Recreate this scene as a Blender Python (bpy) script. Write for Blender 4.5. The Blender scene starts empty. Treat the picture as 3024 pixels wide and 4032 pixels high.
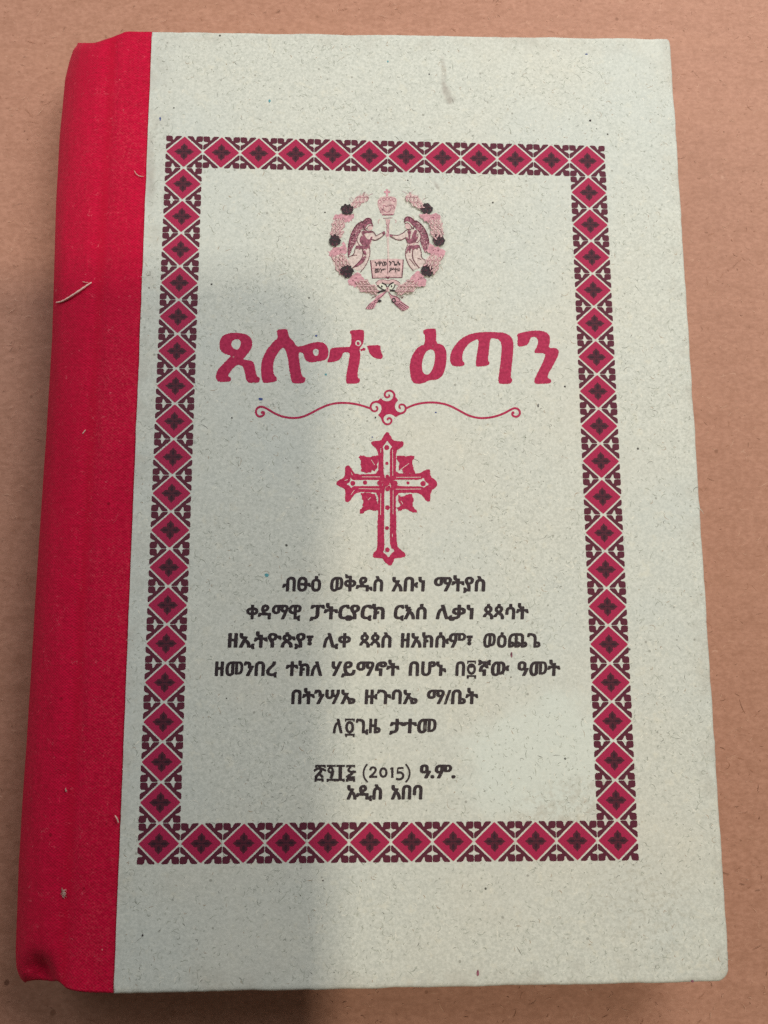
import bpy, math, random
import numpy as np
from mathutils import Vector, Matrix, noise
from mathutils.geometry import tessellate_polygon

random.seed(7)
sc = bpy.context.scene
COL = sc.collection

# ------------------------------------------------------------------ camera
F = 3028.0                                   # focal length in photograph pixels
RT = np.array([[0.99935132, -0.00334919, -0.03585687],
               [-0.00183738, 0.98962768, -0.14364431],
               [0.03596604, 0.14361701, 0.98897957]])
CP = np.array([-0.00727953, -0.03232737, 0.19021982])
T = 0.022                                    # height of the cover above the cardboard (m)
cd = bpy.data.cameras.new('camera')
cam = bpy.data.objects.new('camera', cd)
COL.objects.link(cam)
m = Matrix([list(RT[i]) + [CP[i]] for i in range(3)] + [[0, 0, 0, 1]])
cam.matrix_world = m
cd.sensor_fit = 'VERTICAL'
cd.sensor_height = 9.8
cd.sensor_width = 7.35
cd.lens = F / 4032 * 9.8
cd.clip_start = 0.005
cd.clip_end = 20
cd.dof.use_dof = True
cd.dof.focus_distance = 0.171
cd.dof.aperture_fstop = 6.5
sc.camera = cam

# ------------------------------------------------------------------ light
w = bpy.data.worlds.new('World')
sc.world = w
w.use_nodes = True
w.node_tree.nodes['Background'].inputs[0].default_value = (1.0, 0.90, 0.76, 1)
w.node_tree.nodes['Background'].inputs[1].default_value = 0.105


def area(name, loc, target, size, power, color, sizey=None):
    l = bpy.data.lights.new(name, 'AREA')
    l.energy = power
    l.color = color
    l.shape = 'RECTANGLE'
    l.size = size
    l.size_y = sizey or size
    o = bpy.data.objects.new(name, l)
    COL.objects.link(o)
    o.location = loc
    o.rotation_euler = (Vector(target) - Vector(loc)).to_track_quat('-Z', 'Y').to_euler()
    return o


area('ceiling_panel_light', (0.20, 0.29, 0.37), (0.02, 0.05, 0), 0.24, 1.82, (1.0, 0.985, 0.965))
area('left_fill_light', (-0.38, 0.27, 0.29), (-0.03, 0.06, 0), 0.30, 0.78, (0.98, 0.985, 1.0))  # added soft fill, brightens the left side and the spine
area('small_warm_lamp', (0.052, -0.170, 0.60), (0.04, -0.04, 0), 0.026, 1.30, (1.0, 0.87, 0.69))
sc.cycles.use_denoising = False
sc.view_settings.view_transform = 'Standard'
sc.view_settings.look = 'None'
sc.view_settings.exposure = 0.0
sc.view_settings.gamma = 1.0


def at(x, y, z=T):
    """point of the horizontal plane z that the photograph shows at pixel x, y"""
    d = RT @ np.array([(x - 1512) / F, -(y - 2016) / F, -1.0])
    t = (z - CP[2]) / d[2]
    p = CP + d * t
    return (float(p[0]), float(p[1]), float(z))


# ------------------------------------------------------------------ materials
class NT:
    def __init__(s, name, rough=0.8, spec=0.3):
        s.m = bpy.data.materials.new(name)
        s.m.use_nodes = True
        s.t = s.m.node_tree
        s.b = s.t.nodes['Principled BSDF']
        s.b.inputs['Roughness'].default_value = rough
        s.b.inputs['Specular IOR Level'].default_value = spec
        s.co = s.n('ShaderNodeTexCoord').outputs['Object']

    def n(s, k, **kw):
        x = s.t.nodes.new(k)
        for a, b in kw.items():
            setattr(x, a, b)
        return x

    def set(s, sock, v):
        if isinstance(v, bpy.types.NodeSocket):
            s.t.links.new(v, sock)
        else:
            sock.default_value = v

    def math(s, op, a, b=0.0, c=0.0, clamp=False):
        x = s.n('ShaderNodeMath', operation=op)
        x.use_clamp = clamp
        s.set(x.inputs[0], a)
        s.set(x.inputs[1], b)
        if op in ('MULTIPLY_ADD', 'SMOOTH_MIN'):
            s.set(x.inputs[2], c)
        return x.outputs[0]

    def mapping(s, scale, rot=(0, 0, 0), loc=(0, 0, 0)):
        x = s.n('ShaderNodeMapping')
        s.set(x.inputs['Vector'], s.co)
        x.inputs['Scale'].default_value = scale
        x.inputs['Rotation'].default_value = rot
        x.inputs['Location'].default_value = loc
        return x.outputs[0]

    def noise(s, vec, scale, detail=2.0, rough=0.5, dist=0.0, out=0):
        x = s.n('ShaderNodeTexNoise')
        s.set(x.inputs['Vector'], vec)
        x.inputs['Scale'].default_value = scale
        x.inputs['Detail'].default_value = detail
        x.inputs['Roughness'].default_value = rough
        x.inputs['Distortion'].default_value = dist
        return x.outputs[out]

    def ramp(s, v, a, b, lo=0.0, hi=1.0):
        x = s.n('ShaderNodeMapRange')
        x.interpolation_type = 'SMOOTHSTEP'
        s.set(x.inputs[0], v)
        for i, q in enumerate((a, b, lo, hi)):
            s.set(x.inputs[1 + i], q)
        return x.outputs[0]

    def mix(s, f, a, b, mode='MIX'):
        x = s.n('ShaderNodeMix', data_type='RGBA', blend_type=mode)
        s.set(x.inputs[0], f)
        for k, v in ((6, a), (7, b)):
            if not isinstance(v, bpy.types.NodeSocket):
                v = (*v, 1.0)
            s.set(x.inputs[k], v)
        return x.outputs[2]

    def bump(s, h, dist, strength=1.0, prev=None):
        x = s.n('ShaderNodeBump')
        x.inputs['Distance'].default_value = dist
        x.inputs['Strength'].default_value = strength
        s.set(x.inputs['Height'], h)
        if prev is not None:
            s.set(x.inputs['Normal'], prev)
        return x.outputs[0]

    def blot(s, cx, cy, rx, ry, wob=0.35, soft=0.35, rot=0.0, fs=90.0):
        """soft irregular patch mask centred on cx, cy (m)"""
        mp = s.n('ShaderNodeMapping')
        mp.vector_type = 'TEXTURE'
        s.set(mp.inputs['Vector'], s.co)
        mp.inputs['Location'].default_value = (cx, cy, 0)
        mp.inputs['Rotation'].default_value = (0, 0, rot)
        mp.inputs['Scale'].default_value = (rx, ry, 1e3)
        ln = s.n('ShaderNodeVectorMath', operation='LENGTH')
        s.set(ln.inputs[0], mp.outputs[0])
        nz = s.noise(s.co, fs, 3.0, 0.6)
        d = s.math('ADD', ln.outputs['Value'], s.math('MULTIPLY', s.math('SUBTRACT', nz, 0.5), wob * 2))
        return s.ramp(d, 1.0 - soft, 1.0 + soft, 1.0, 0.0)

    def fibres(s, scale, width, dens, seed, dist=1.5, rot=0.0, stretch=(1, 1, 1)):
        """short curved hairs: the thin ridge of a noise field, cut up by a second one"""
        v = s.mapping(stretch, (0, 0, rot), (seed, seed * 1.7, seed * .3))
        a = s.noise(v, scale, 0.0, 0.5, dist)
        r = s.math('ABSOLUTE', s.math('SUBTRACT', a, 0.5))
        line = s.ramp(r, 0.0, width, 1.0, 0.0)
        c = s.noise(s.mapping((1, 1, 1), (0, 0, 1), (seed + 3, 5, 1)), scale * 1.3, 0.0, 0.5, 0.0)
        return s.math('MULTIPLY', line, s.ramp(c, dens, dens + 0.05))

    def specks(s, scale, size, prob, seed):
        v = s.n('ShaderNodeTexVoronoi')
        v.feature = 'F1'
        s.set(v.inputs['Vector'], s.mapping((1, 1, 1), (0, 0, seed), (seed, seed, 0)))
        v.inputs['Scale'].default_value = scale
        sep = s.n('ShaderNodeSeparateColor')
        s.set(sep.inputs[0], v.outputs['Color'])
        keep = s.math('LESS_THAN', sep.outputs[0], prob)
        rad = s.math('MULTIPLY', sep.outputs[1], size)
        d = s.ramp(v.outputs['Distance'], s.math('MULTIPLY', rad, 0.6), rad, 1.0, 0.0)
        return s.math('MULTIPLY', d, keep)


def paper_mat():
    s = NT('recycled_cover_paper', 0.86, 0.18)
    # pulp mottling
    c = s.mix(s.ramp(s.noise(s.co, 1700, 4, 0.72), 0.30, 0.70), (0.494, 0.522, 0.470), (0.662, 0.688, 0.622))
    c = s.mix(s.ramp(s.noise(s.mapping((1, 1, 1), loc=(.3, .1, 0)), 700, 3, 0.65), 0.55, 0.74, 0, .18), c, (0.42, 0.45, 0.42))
    c = s.mix(s.ramp(s.noise(s.mapping((1, 1, 1), loc=(.7, .4, 0)), 520, 3, 0.6), 0.54, 0.75, 0, .34), c, (0.70, 0.685, 0.56))
    # broad tone drift of the handmade board
    c = s.mix(s.ramp(s.noise(s.mapping((1, 1, 1), loc=(1.3, .4, 0)), 26, 3, 0.55), 0.42, 0.66, 0, .30), c, (0.525, 0.590, 0.580))
    c = s.mix(s.ramp(s.noise(s.mapping((1, 1, 1), loc=(2.3, 1.4, 0)), 18, 3, 0.55), 0.45, 0.68, 0, .20), c, (0.66, 0.61, 0.49))
    # stains
    x, y, _ = at(2150, 2985)
    st = s.blot(x, y, 0.0165, 0.0125, 0.5, 0.28, 0.2, 130)
    c = s.mix(s.math('MULTIPLY', st, 0.46), c, (0.66, 0.745, 0.70))
    x, y, _ = at(2230, 3165)
    br = s.math('MULTIPLY', s.blot(x, y, 0.014, 0.005, 0.6, 0.4, 0.35, 220), s.ramp(s.noise(s.co, 700, 3, 0.7), 0.42, 0.62))
    c = s.mix(s.math('MULTIPLY', br, 0.28), c, (0.33, 0.28, 0.21))
    x, y, _ = at(2540, 3560)
    br = s.math('MULTIPLY', s.blot(x, y, 0.010, 0.012, 0.6, 0.5, 0.35, 160), s.ramp(s.noise(s.co, 900, 3, 0.7), 0.48, 0.66))
    c = s.mix(s.math('MULTIPLY', br, 0.30), c, (0.30, 0.28, 0.21))
    for (px, py, rx, ry, k, rot) in ((1748, 300, .0006, .0052, .42, 0.05), (1757, 362, .0009, .0028, .60, 0.35), (1775, 392, .0013, .0009, .5, .2),
                                     (593, 650, .0010, .0062, .42, 0.05), (586, 735, .0014, .0050, .36, 0.15),
                                     (590, 305, .0012, .003, .3, .2), (1720, 733, .0005, .0012, .7, .5)):
        x, y, _ = at(px, py)
        b = s.blot(x, y, rx, ry, 0.8, 0.5, rot, 420)
        c = s.mix(s.math('MULTIPLY', b, k * .62), c, (0.27, 0.23, 0.20))
    # handling grime gathered towards the outer edges
    ps = s.n('ShaderNodeSeparateXYZ')
    s.set(ps.inputs[0], s.co)
    ex = s.math('ABSOLUTE', s.math('SUBTRACT', ps.outputs[0], 0.0070))
    ey = s.math('ABSOLUTE', s.math('SUBTRACT', ps.outputs[1], 0.0022))
    ed = s.math('MAXIMUM', s.ramp(ex, 0.0560, 0.0635), s.ramp(ey, 0.1010, 0.1080))
    gm = s.math('MULTIPLY', ed, s.ramp(s.noise(s.mapping((1, 1, 1), loc=(4, 2, 0)), 170, 4, 0.7), 0.40, 0.70))
    c = s.mix(s.math('MULTIPLY', gm, 0.34), c, (0.36, 0.33, 0.27))
    # hairs and specks in the pulp
    c = s.mix(s.math('MULTIPLY', s.fibres(700, .016, .54, 13), .30), c, (.30, .33, .29))
    c = s.mix(s.math('MULTIPLY', s.specks(620, .24, .16, 2.), .55), c, (.20, .20, .17))
    c = s.mix(s.math('MULTIPLY', s.specks(230, .085, .25, 5.), .9), c, (.04, .036, .033))
    s.set(s.b.inputs['Base Color'], c)
    h = s.noise(s.co, 900, 4, 0.65)
    h2 = s.noise(s.mapping((1, 1, 1), loc=(3, 1, 0)), 60, 3, 0.6)
    s.set(s.b.inputs['Normal'], s.bump(h2, 0.00045, 0.6, s.bump(h, 0.00010, 0.75)))
    return s.m


def ink_mat(name, col, paper=(0.62, 0.62, 0.53), worn=0.25, grain=0.18, rough=0.62, rim=None):
    s = NT(name, rough, 0.25)
    hi = tuple(min(1, q * (1 + grain) + 0.012) for q in col)
    lo = tuple(q * (1 - grain) for q in col)
    c = s.mix(s.ramp(s.noise(s.co, 1500, 3, 0.7), 0.3, 0.7), lo, hi)
    c = s.mix(s.ramp(s.noise(s.co, 130, 3, 0.6), 0.45, 0.75, 0, .22), c, tuple(q * 1.35 + .01 for q in col))
    n = s.noise(s.mapping((1, 1, 1), loc=(.5, .2, 0)), 1100, 3, 0.72)
    c = s.mix(s.ramp(n, 0.665, 0.73, 0, worn), c, paper)
    c = s.mix(s.math('MULTIPLY', s.specks(420, .22, .10, 3.), worn * 1.6), c, paper)
    s.set(s.b.inputs['Base Color'], c)
    h = s.noise(s.co, 900, 4, 0.65)
    s.set(s.b.inputs['Normal'], s.bump(h, 0.00010, 0.6))
    return s.m


def cloth_mat():
    s = NT('red_bookbinding_cloth', 0.82, 0.12)
    sep = s.n('ShaderNodeSeparateXYZ')
    wob = s.n('ShaderNodeVectorMath', operation='MULTIPLY_ADD')
    s.set(wob.inputs[0], s.noise(s.co, 260, 3, 0.6, out=1))
    wob.inputs[1].default_value = (0.0012, 0.0009, 0.0)
    s.set(wob.inputs[2], s.co)
    s.set(sep.inputs[0], wob.outputs[0])
    # arc length runs in the attribute-free object x and z together
    ux = s.math('ADD', sep.outputs[0], s.math('MULTIPLY', sep.outputs[2], 0.8))
    a = s.math('SINE', s.math('MULTIPLY', ux, 2 * math.pi / 0.00074))
    b = s.math('SINE', s.math('MULTIPLY', sep.outputs[1], 2 * math.pi / 0.00062))
    weave = s.math('MULTIPLY_ADD', s.math('MULTIPLY', a, b), 0.5, 0.5)
    n = s.noise(s.mapping((.75, 1.5, 1)), 1500, 4, 0.75)
    th = s.noise(s.mapping((2.0, .10, 1), loc=(.3, .2, 0)), 800, 2, 0.6)
    tv = s.noise(s.mapping((.12, 2.0, 1), loc=(.1, .7, 0)), 800, 2, 0.6)
    hgt = s.math('ADD', s.math('MULTIPLY', weave, 0.26), s.math('MULTIPLY', n, 0.75))
    hgt = s.math('ADD', hgt, s.math('MULTIPLY', s.math('ADD', th, tv), 0.20))
    c = s.mix(s.ramp(hgt, 0.42, 1.00), (0.330, 0.0012, 0.020), (0.660, 0.0040, 0.052))
    c = s.mix(s.ramp(s.noise(s.mapping((1.4, .25, 1), loc=(.8, .1, 0)), 60, 3, 0.6), 0.42, 0.70, 0, .35), c, (0.42, 0.0015, 0.026))
    # faded pinkish nap on the raised threads, more on the flat flap over the board
    jx = s.ramp(sep.outputs[0], -0.0665, -0.0635)
    nap = s.math('MULTIPLY', s.ramp(s.noise(s.mapping((1.0, 1.0, 1)), 1700, 4, 0.75), 0.46, 0.70),
                 s.ramp(s.noise(s.mapping((1, .35, 1), loc=(.2, .2, 0)), 95, 3, 0.6), 0.30, 0.72, .25, 1.0))
    nap = s.math('MULTIPLY', nap, s.math('MULTIPLY_ADD', jx, 0.42, 0.26))
    c = s.mix(nap, c, (0.66, 0.055, 0.085))
    # darker band along the joint
    c = s.mix(s.ramp(s.math('ABSOLUTE', s.math('ADD', sep.outputs[0], 0.0655)), 0.0, 0.0016, .45, 0.0), c, (0.40, 0.0012, 0.020))
    c = s.mix(s.math('MULTIPLY', s.fibres(520, .010, .56, 51), .40), c, (.80, .20, .24))
    c = s.mix(s.math('MULTIPLY', s.specks(420, .13, .08, 8.), .5), c, (.78, .34, .32))
    c = s.mix(s.math('MULTIPLY', s.specks(330, .20, .12, 18.), .6), c, (.16, .001, .006))
    s.set(s.b.inputs['Base Color'], c)
    s.b.inputs['Sheen Weight'].default_value = 0.10
    s.b.inputs['Sheen Roughness'].default_value = 0.5
    s.b.inputs['Sheen Tint'].default_value = (1, .35, .4, 1)
    big = s.noise(s.mapping((1, .22, 1)), 70, 3, 0.55)
    s.set(s.b.inputs['Normal'], s.bump(hgt, 0.00016, 0.8, s.bump(big, 0.0012, 0.55)))
    return s.m


def card_mat():
    s = NT('brown_kraft_cardboard', 0.62, 0.30)
    c = s.mix(s.ramp(s.noise(s.mapping((.7, 1.1, 1)), 900, 5, 0.72), 0.30, 0.70), (0.385, 0.192, 0.127), (0.500, 0.264, 0.183))
    c = s.mix(s.ramp(s.noise(s.mapping((.7, 1.0, 1), loc=(.4, 0, 0)), 260, 4, 0.7), 0.42, 0.68, 0, .30), c, (0.310, 0.146, 0.088))
    c = s.mix(s.ramp(s.noise(s.mapping((.35, 1.2, 1), loc=(.9, .2, 0)), 60, 4, 0.6), 0.48, 0.75, 0, .22), c, (0.52, 0.275, 0.18))
    # faint flute lines
    wv = s.n('ShaderNodeTexWave')
    wv.wave_type = 'BANDS'
    wv.bands_direction = 'Y'
    s.set(wv.inputs['Vector'], s.mapping((1, 1, 1), (0, 0, 0.012)))
    wv.inputs['Scale'].default_value = 36
    wv.inputs['Distortion'].default_value = 1.2
    wv.inputs['Detail'].default_value = 2
    c = s.mix(s.math('MULTIPLY', wv.outputs['Fac'], .05), c, (0.29, 0.14, 0.08))
    for (sc_, wd, dn, sd, k, colr, strc) in ((420, .012, .55, 3, .35, (.60, .36, .25), (.35, 1, 1)), (520, .014, .54, 9, .35, (.22, .10, .055), (.3, 1, 1)),
                                             (300, .007, .60, 15, .40, (.70, .45, .33), (.5, 1, 1))):
        c = s.mix(s.math('MULTIPLY', s.fibres(sc_, wd, dn, sd, 1.0, 0.0, strc), k), c, colr)
    c = s.mix(s.math('MULTIPLY', s.specks(170, .15, .12, 4.), .6), c, (.20, .085, .045))
    c = s.mix(s.math('MULTIPLY', s.specks(120, .10, .4, 6.), .7), c, (.13, .05, .03))
    s.set(s.b.inputs['Base Color'], c)
    h = s.noise(s.mapping((.5, 1, 1)), 600, 4, 0.65)
    s.set(s.b.inputs['Normal'], s.bump(wv.outputs['Fac'], 0.00010, .35, s.bump(h, 0.00012, 0.6)))
    return s.m


def plain_mat(name, col, rough=0.7, spec=0.3, var=0.15, scale=400):
    s = NT(name, rough, spec)
    c = s.mix(s.noise(s.co, scale, 3, 0.6), tuple(q * (1 - var) for q in col), tuple(min(1, q * (1 + var)) for q in col))
    s.set(s.b.inputs['Base Color'], c)
    return s.m


def pages_mat():
    s = NT('page_edges', 0.9, 0.1)
    v = s.noise(s.mapping((.02, .02, 1)), 6000, 2, 0.5)
    c = s.mix(s.ramp(v, .35, .65), (.45, .42, .34), (.72, .69, .60))
    s.set(s.b.inputs['Base Color'], c)
    return s.m


PAPER = paper_mat()
CLOTH = cloth_mat()
CARD = card_mat()
PAGES = pages_mat()
CRIM = ink_mat('crimson_ink', (0.370, 0.010, 0.064), worn=0.18)
MAROON = ink_mat('maroon_ink', (0.095, 0.010, 0.028), worn=0.10)
DMAROON = ink_mat('dark_maroon_ink', (0.078, 0.008, 0.022), worn=0.10)
PLUM = ink_mat('plum_ink', (0.030, 0.004, 0.014), worn=0.08)
BLACK = ink_mat('black_ink', (0.026, 0.017, 0.021), worn=0.07, grain=.3)
HALO = ink_mat('pale_pink_ink', (0.62, 0.52, 0.47), worn=0.5)
E_PALE = ink_mat('faint_pink_ink', (0.56, 0.39, 0.385), worn=0.55, grain=.25)
E_LITE = ink_mat('washed_pink_ink', (0.60, 0.50, 0.465), worn=0.6, grain=.2)
E_PINK = ink_mat('rose_ink', (0.53, 0.275, 0.320), worn=0.6, grain=.3)
E_MID = ink_mat('wine_ink', (0.235, 0.078, 0.115), worn=0.6, grain=.5)
E_LINE = ink_mat('wine_line_ink', (0.125, 0.022, 0.048), worn=0.3, grain=.4)
E_THIN = ink_mat('rose_line_ink', (0.30, 0.105, 0.150), worn=0.4, grain=.4)
WHITE = ink_mat('bare_paper_tone', (0.62, 0.64, 0.54), worn=0.3, grain=.05)
BLUE = plain_mat('blue_ink_speck', (.05, .08, .25))
CYAN = plain_mat('teal_ink_speck', (.10, .32, .36))
THREAD = plain_mat('pink_thread', (.86, .56, .50), 0.8)
LINT = plain_mat('pale_lint', (.62, .42, .36), 0.9)
BOARD = plain_mat('grey_board', (.36, .37, .31), 0.9)
PHONE = plain_mat('black_phone_shell', (.015, .015, .017), 0.3)
GLASS = plain_mat('lens_glass', (.006, .006, .01), 0.08, .6)

# ------------------------------------------------------------------ object helpers


def link(name, verts, faces, mats, parent=None, mi=None, smooth=False):
    me = bpy.data.meshes.new(name)
    me.from_pydata([tuple(v) for v in verts], [], faces)
    for q in (mats if isinstance(mats, (list, tuple)) else [mats]):
        me.materials.append(q)
    if mi:
        me.polygons.foreach_set('material_index', mi)
    if smooth:
        me.polygons.foreach_set('use_smooth', [True] * len(me.polygons))
    me.update()
    o = bpy.data.objects.new(name, me)
    COL.objects.link(o)
    if parent:
        o.parent = parent
    return o


def empty(name, label, cat, loc=(0, 0, 0), group=None):
    o = bpy.data.objects.new(name, None)
    COL.objects.link(o)
    o.location = loc
    o.empty_display_size = 0.01
    o['label'] = label
    o['category'] = cat
    if group:
        o['group'] = group
    return o


ZP = T + 0.000030          # printed ink lies this high
STEP = 0.0000016


class Print:
    """flat printed shapes collected into one mesh; every shape a hair above the last"""

    def __init__(s, xf):
        s.v, s.f, s.mi, s.mats, s.xf, s.k = [], [], [], [], xf, 0

    def mat(s, m_):
        if m_ not in s.mats:
            s.mats.append(m_)
        return s.mats.index(m_)

    def poly(s, m_, outer, holes=(), layer=None, px=False):
        k = s.k if layer is None else layer
        s.k = max(s.k, k) + 1
        z = ZP + STEP * k
        loops = []
        for lp in (outer, *holes):
            pts = [at(*(p if px else s.xf(p)), z) for p in lp]
            loops.append([Vector(p) for p in pts])
        tri = tessellate_polygon(loops)
        base = len(s.v)
        flat = [p for lp in loops for p in lp]
        s.v += flat
        idx = s.mat(m_)
        for t in tri:
            a, b, c = t
            n_ = (flat[b] - flat[a]).cross(flat[c] - flat[a]).z
            s.f.append((base + a, base + b, base + c) if n_ > 0 else (base + a, base + c, base + b))
            s.mi.append(idx)

    def stroke(s, m_, pts, wd, w_end=None, smooth=2, closed=False):
        p = chaikin(pts, smooth, closed) if len(pts) > 2 else [Vector(q).to_2d() for q in pts]
        p = [Vector(q).to_2d() for q in p]
        if closed:
            o_, i_ = [], []
            n_ = len(p)
            for i in range(n_):
                d = (p[(i + 1) % n_] - p[i - 1]).normalized()
                nn = Vector((-d.y, d.x))
                o_.append(p[i] + nn * wd / 2)
                i_.append(p[i] - nn * wd / 2)
            if poly_area(o_) < poly_area(i_):
                o_, i_ = i_, o_
            s.poly(m_, o_, [i_])
            return
        L, R = [], []
        n_ = len(p)
        for i in range(n_):
            d = (p[min(i + 1, n_ - 1)] - p[max(i - 1, 0)])
            if d.length < 1e-6:
                continue
            d.normalize()
            nn = Vector((-d.y, d.x))
            ww = wd if w_end is None else wd + (w_end - wd) * i / (n_ - 1)
            L.append(p[i] + nn * ww / 2)
            R.append(p[i] - nn * ww / 2)
        # rounded ends, quads rather than one polygon so that bends stay clean
        k = s.k
        s.k += 1
        z = ZP + STEP * k
        base = len(s.v)
        for a, b in zip(L, R):
            s.v.append(Vector(at(*s.xf(a), z)))
            s.v.append(Vector(at(*s.xf(b), z)))
        idx = s.mat(m_)
        for i in range(len(L) - 1):
            a = base + 2 * i
            q = (a, a + 1, a + 3, a + 2)
            n_ = (s.v[q[1]] - s.v[q[0]]).cross(s.v[q[2]] - s.v[q[0]]).z
            s.f.append(q if n_ > 0 else q[::-1])
            s.mi.append(idx)

    def disc(s, m_, x, y, r, ry=None, n_=14, jit=0.0):
        ry = ry or r
        s.poly(m_, [(x + r * (1 + random.uniform(-jit, jit)) * math.cos(2 * math.pi * i / n_),
                     y + ry * (1 + random.uniform(-jit, jit)) * math.sin(2 * math.pi * i / n_)) for i in range(n_)])

    def build(s, name, parent):
        return link(name, s.v, s.f, s.mats, parent, s.mi)


def poly_area(p):
    a = 0
    for i in range(len(p)):
        a += p[i - 1][0] * p[i][1] - p[i][0] * p[i - 1][1]
    return abs(a / 2)


def chaikin(pts, k=1, closed=True):
    p = [Vector((q[0], q[1])) for q in pts]
    for _ in range(k):
        o = []
        n_ = len(p)
        rng = range(n_) if closed else range(n_ - 1)
        if not closed:
            o.append(p[0])
        for i in rng:
            a, b = p[i], p[(i + 1) % n_]
            o += [a * .75 + b * .25, a * .25 + b * .75]
        if not closed:
            o.append(p[-1])
        p = o
    return p


def rough(pts, amp, step):
    """subdivide an outline and shake it a little, like ink bleeding into rough paper"""
    o = []
    n_ = len(pts)
    for i in range(n_):
        a, b = Vector(pts[i]).to_2d(), Vector(pts[(i + 1) % n_]).to_2d()
        k = max(1, int((b - a).length / step))
        for j in range(k):
            p = a.lerp(b, j / k)
            o.append(p + Vector((random.gauss(0, amp), random.gauss(0, amp))))
    return o


def zoomxf(ox, oy, s_):
    return lambda p: (ox + p[0] / s_, oy + p[1] / s_)


# ------------------------------------------------------------------ the cardboard
def cardboard():
    a = 0.42
    v, f = [], []
    n_ = 60
    for j in range(n_ + 1):
        for i in range(n_ + 1):
            x = -a + 2 * a * i / n_
            y = -a + 2 * a * j / n_
            z = 0.0006 * (noise.noise(Vector((x * 7, y * 7, 0))) - .3)
            v.append((x, y, min(z, 0.0)))
    for j in range(n_):
        for i in range(n_):
            q = j * (n_ + 1) + i
            f.append((q, q + 1, q + n_ + 2, q + n_ + 1))
    b = len(v)
    for (x, y) in ((-a, -a), (a, -a), (a, a), (-a, a)):
        v.append((x, y, -0.004))
    f.append((b + 3, b + 2, b + 1, b))
    o = link('cardboard_ground', v, f, CARD, smooth=True)
    o['kind'] = 'structure'
    o['label'] = 'brown kraft cardboard sheet under the book'


cardboard()


def cardboard_fibres():
    rnd = random.Random(11)
    mats = [plain_mat('pale_kraft_fibre', (.60, .37, .26)), plain_mat('dark_kraft_fibre', (.20, .095, .055)), plain_mat('rust_kraft_fibre', (.36, .17, .10))]
    v, f, mi = [], [], []
    for n_ in range(7000):
        x, y = rnd.uniform(-.13, .13), rnd.uniform(-.14, .16)
        if -.062 < x < .066 and -.100 < y < .104:
            continue
        L = 0.0003 + rnd.expovariate(1 / 0.0006)
        L = min(L, .004)
        wd = rnd.uniform(.00003, .00008)
        ang = rnd.gauss(0, .5) if rnd.random() < .7 else rnd.uniform(0, 6.28)
        curl = rnd.gauss(0, .3)
        mt = 0 if rnd.random() < .45 else 1 if rnd.random() < .4 else 2
        b = len(v)
        for i in range(5):
            w_ = wd * (1 - .7 * abs(i / 2 - 1))
            z = 0.00003 + (n_ % 10) * 0.000002
            v.append((x - math.sin(ang) * w_, y + math.cos(ang) * w_, z))
            v.append((x + math.sin(ang) * w_, y - math.cos(ang) * w_, z))
            x += math.cos(ang) * L / 4
            y += math.sin(ang) * L / 4
            ang += curl
        for i in range(4):
            q = b + 2 * i
            f.append((q, q + 1, q + 3, q + 2))
            mi.append(mt)
    o = link('cardboard_fibres', v, f, mats, None, mi)
    o['kind'] = 'stuff'
    o['label'] = 'fine fibres in the brown kraft cardboard surface'
    o['category'] = 'fibres'
    if o.data.polygons[0].normal.z < 0:
        o.data.flip_normals()


cardboard_fibres()

# ------------------------------------------------------------------ the book
book = empty('book', 'pale green hardcover prayer book with red cloth spine lying on brown cardboard', 'book')

TL, TR, BR, BL = at(597, 121), at(2640, 149), at(2877, 3868), at(446, 3915)


def lerp3(a, b, t):
    return tuple(a[i] + (b[i] - a[i]) * t for i in range(3))


def outline(inset=0.0, r_tr=0.0016, r_br=0.0030, n_=140, jit=0.00013):
    """cover outline, counter-clockwise, left edge straight, right corners worn round"""
    cs = [Vector(BL).to_2d(), Vector(BR).to_2d(), Vector(TR).to_2d(), Vector(TL).to_2d()]
    rad = [0.0, r_br, r_tr, 0.0]
    pts = []
    for i in range(4):
        p, q, nx = cs[i - 1], cs[i], cs[(i + 1) % 4]
        d0, d1 = (p - q).normalized(), (nx - q).normalized()
        if rad[i] == 0:
            pts.append((q, 0))
        else:
            a, b = q + d0 * rad[i], q + d1 * rad[i]
            for k in range(9):
                t = k / 8
                pts.append((a * (1 - t) ** 2 + q * 2 * t * (1 - t) + b * t * t, 1))
    out = []
    m_ = len(pts)
    for i in range(m_):
        a, b = pts[i][0], pts[(i + 1) % m_][0]
        k = max(1, int((b - a).length / 0.0016))
        for j in range(k):
            out.append(a.lerp(b, j / k))
    c = Vector((0.007, 0.002))
    res = []
    n_ = len(out)
    for i, p in enumerate(out):
        d = (out[(i + 1) % n_] - out[i - 1]).normalized()
        nrm = Vector((d.y, -d.x))          # outward for a counter-clockwise loop
        edge = 0.4 if p.x < -0.054 else 1.0
        w_ = noise.noise(Vector((p.x * 130, p.y * 130, 2.0))) * jit * 2 * edge + noise.noise(Vector((p.x * 700, p.y * 700, 4.0))) * jit * edge
        res.append((p, nrm, w_))
    return res


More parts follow.
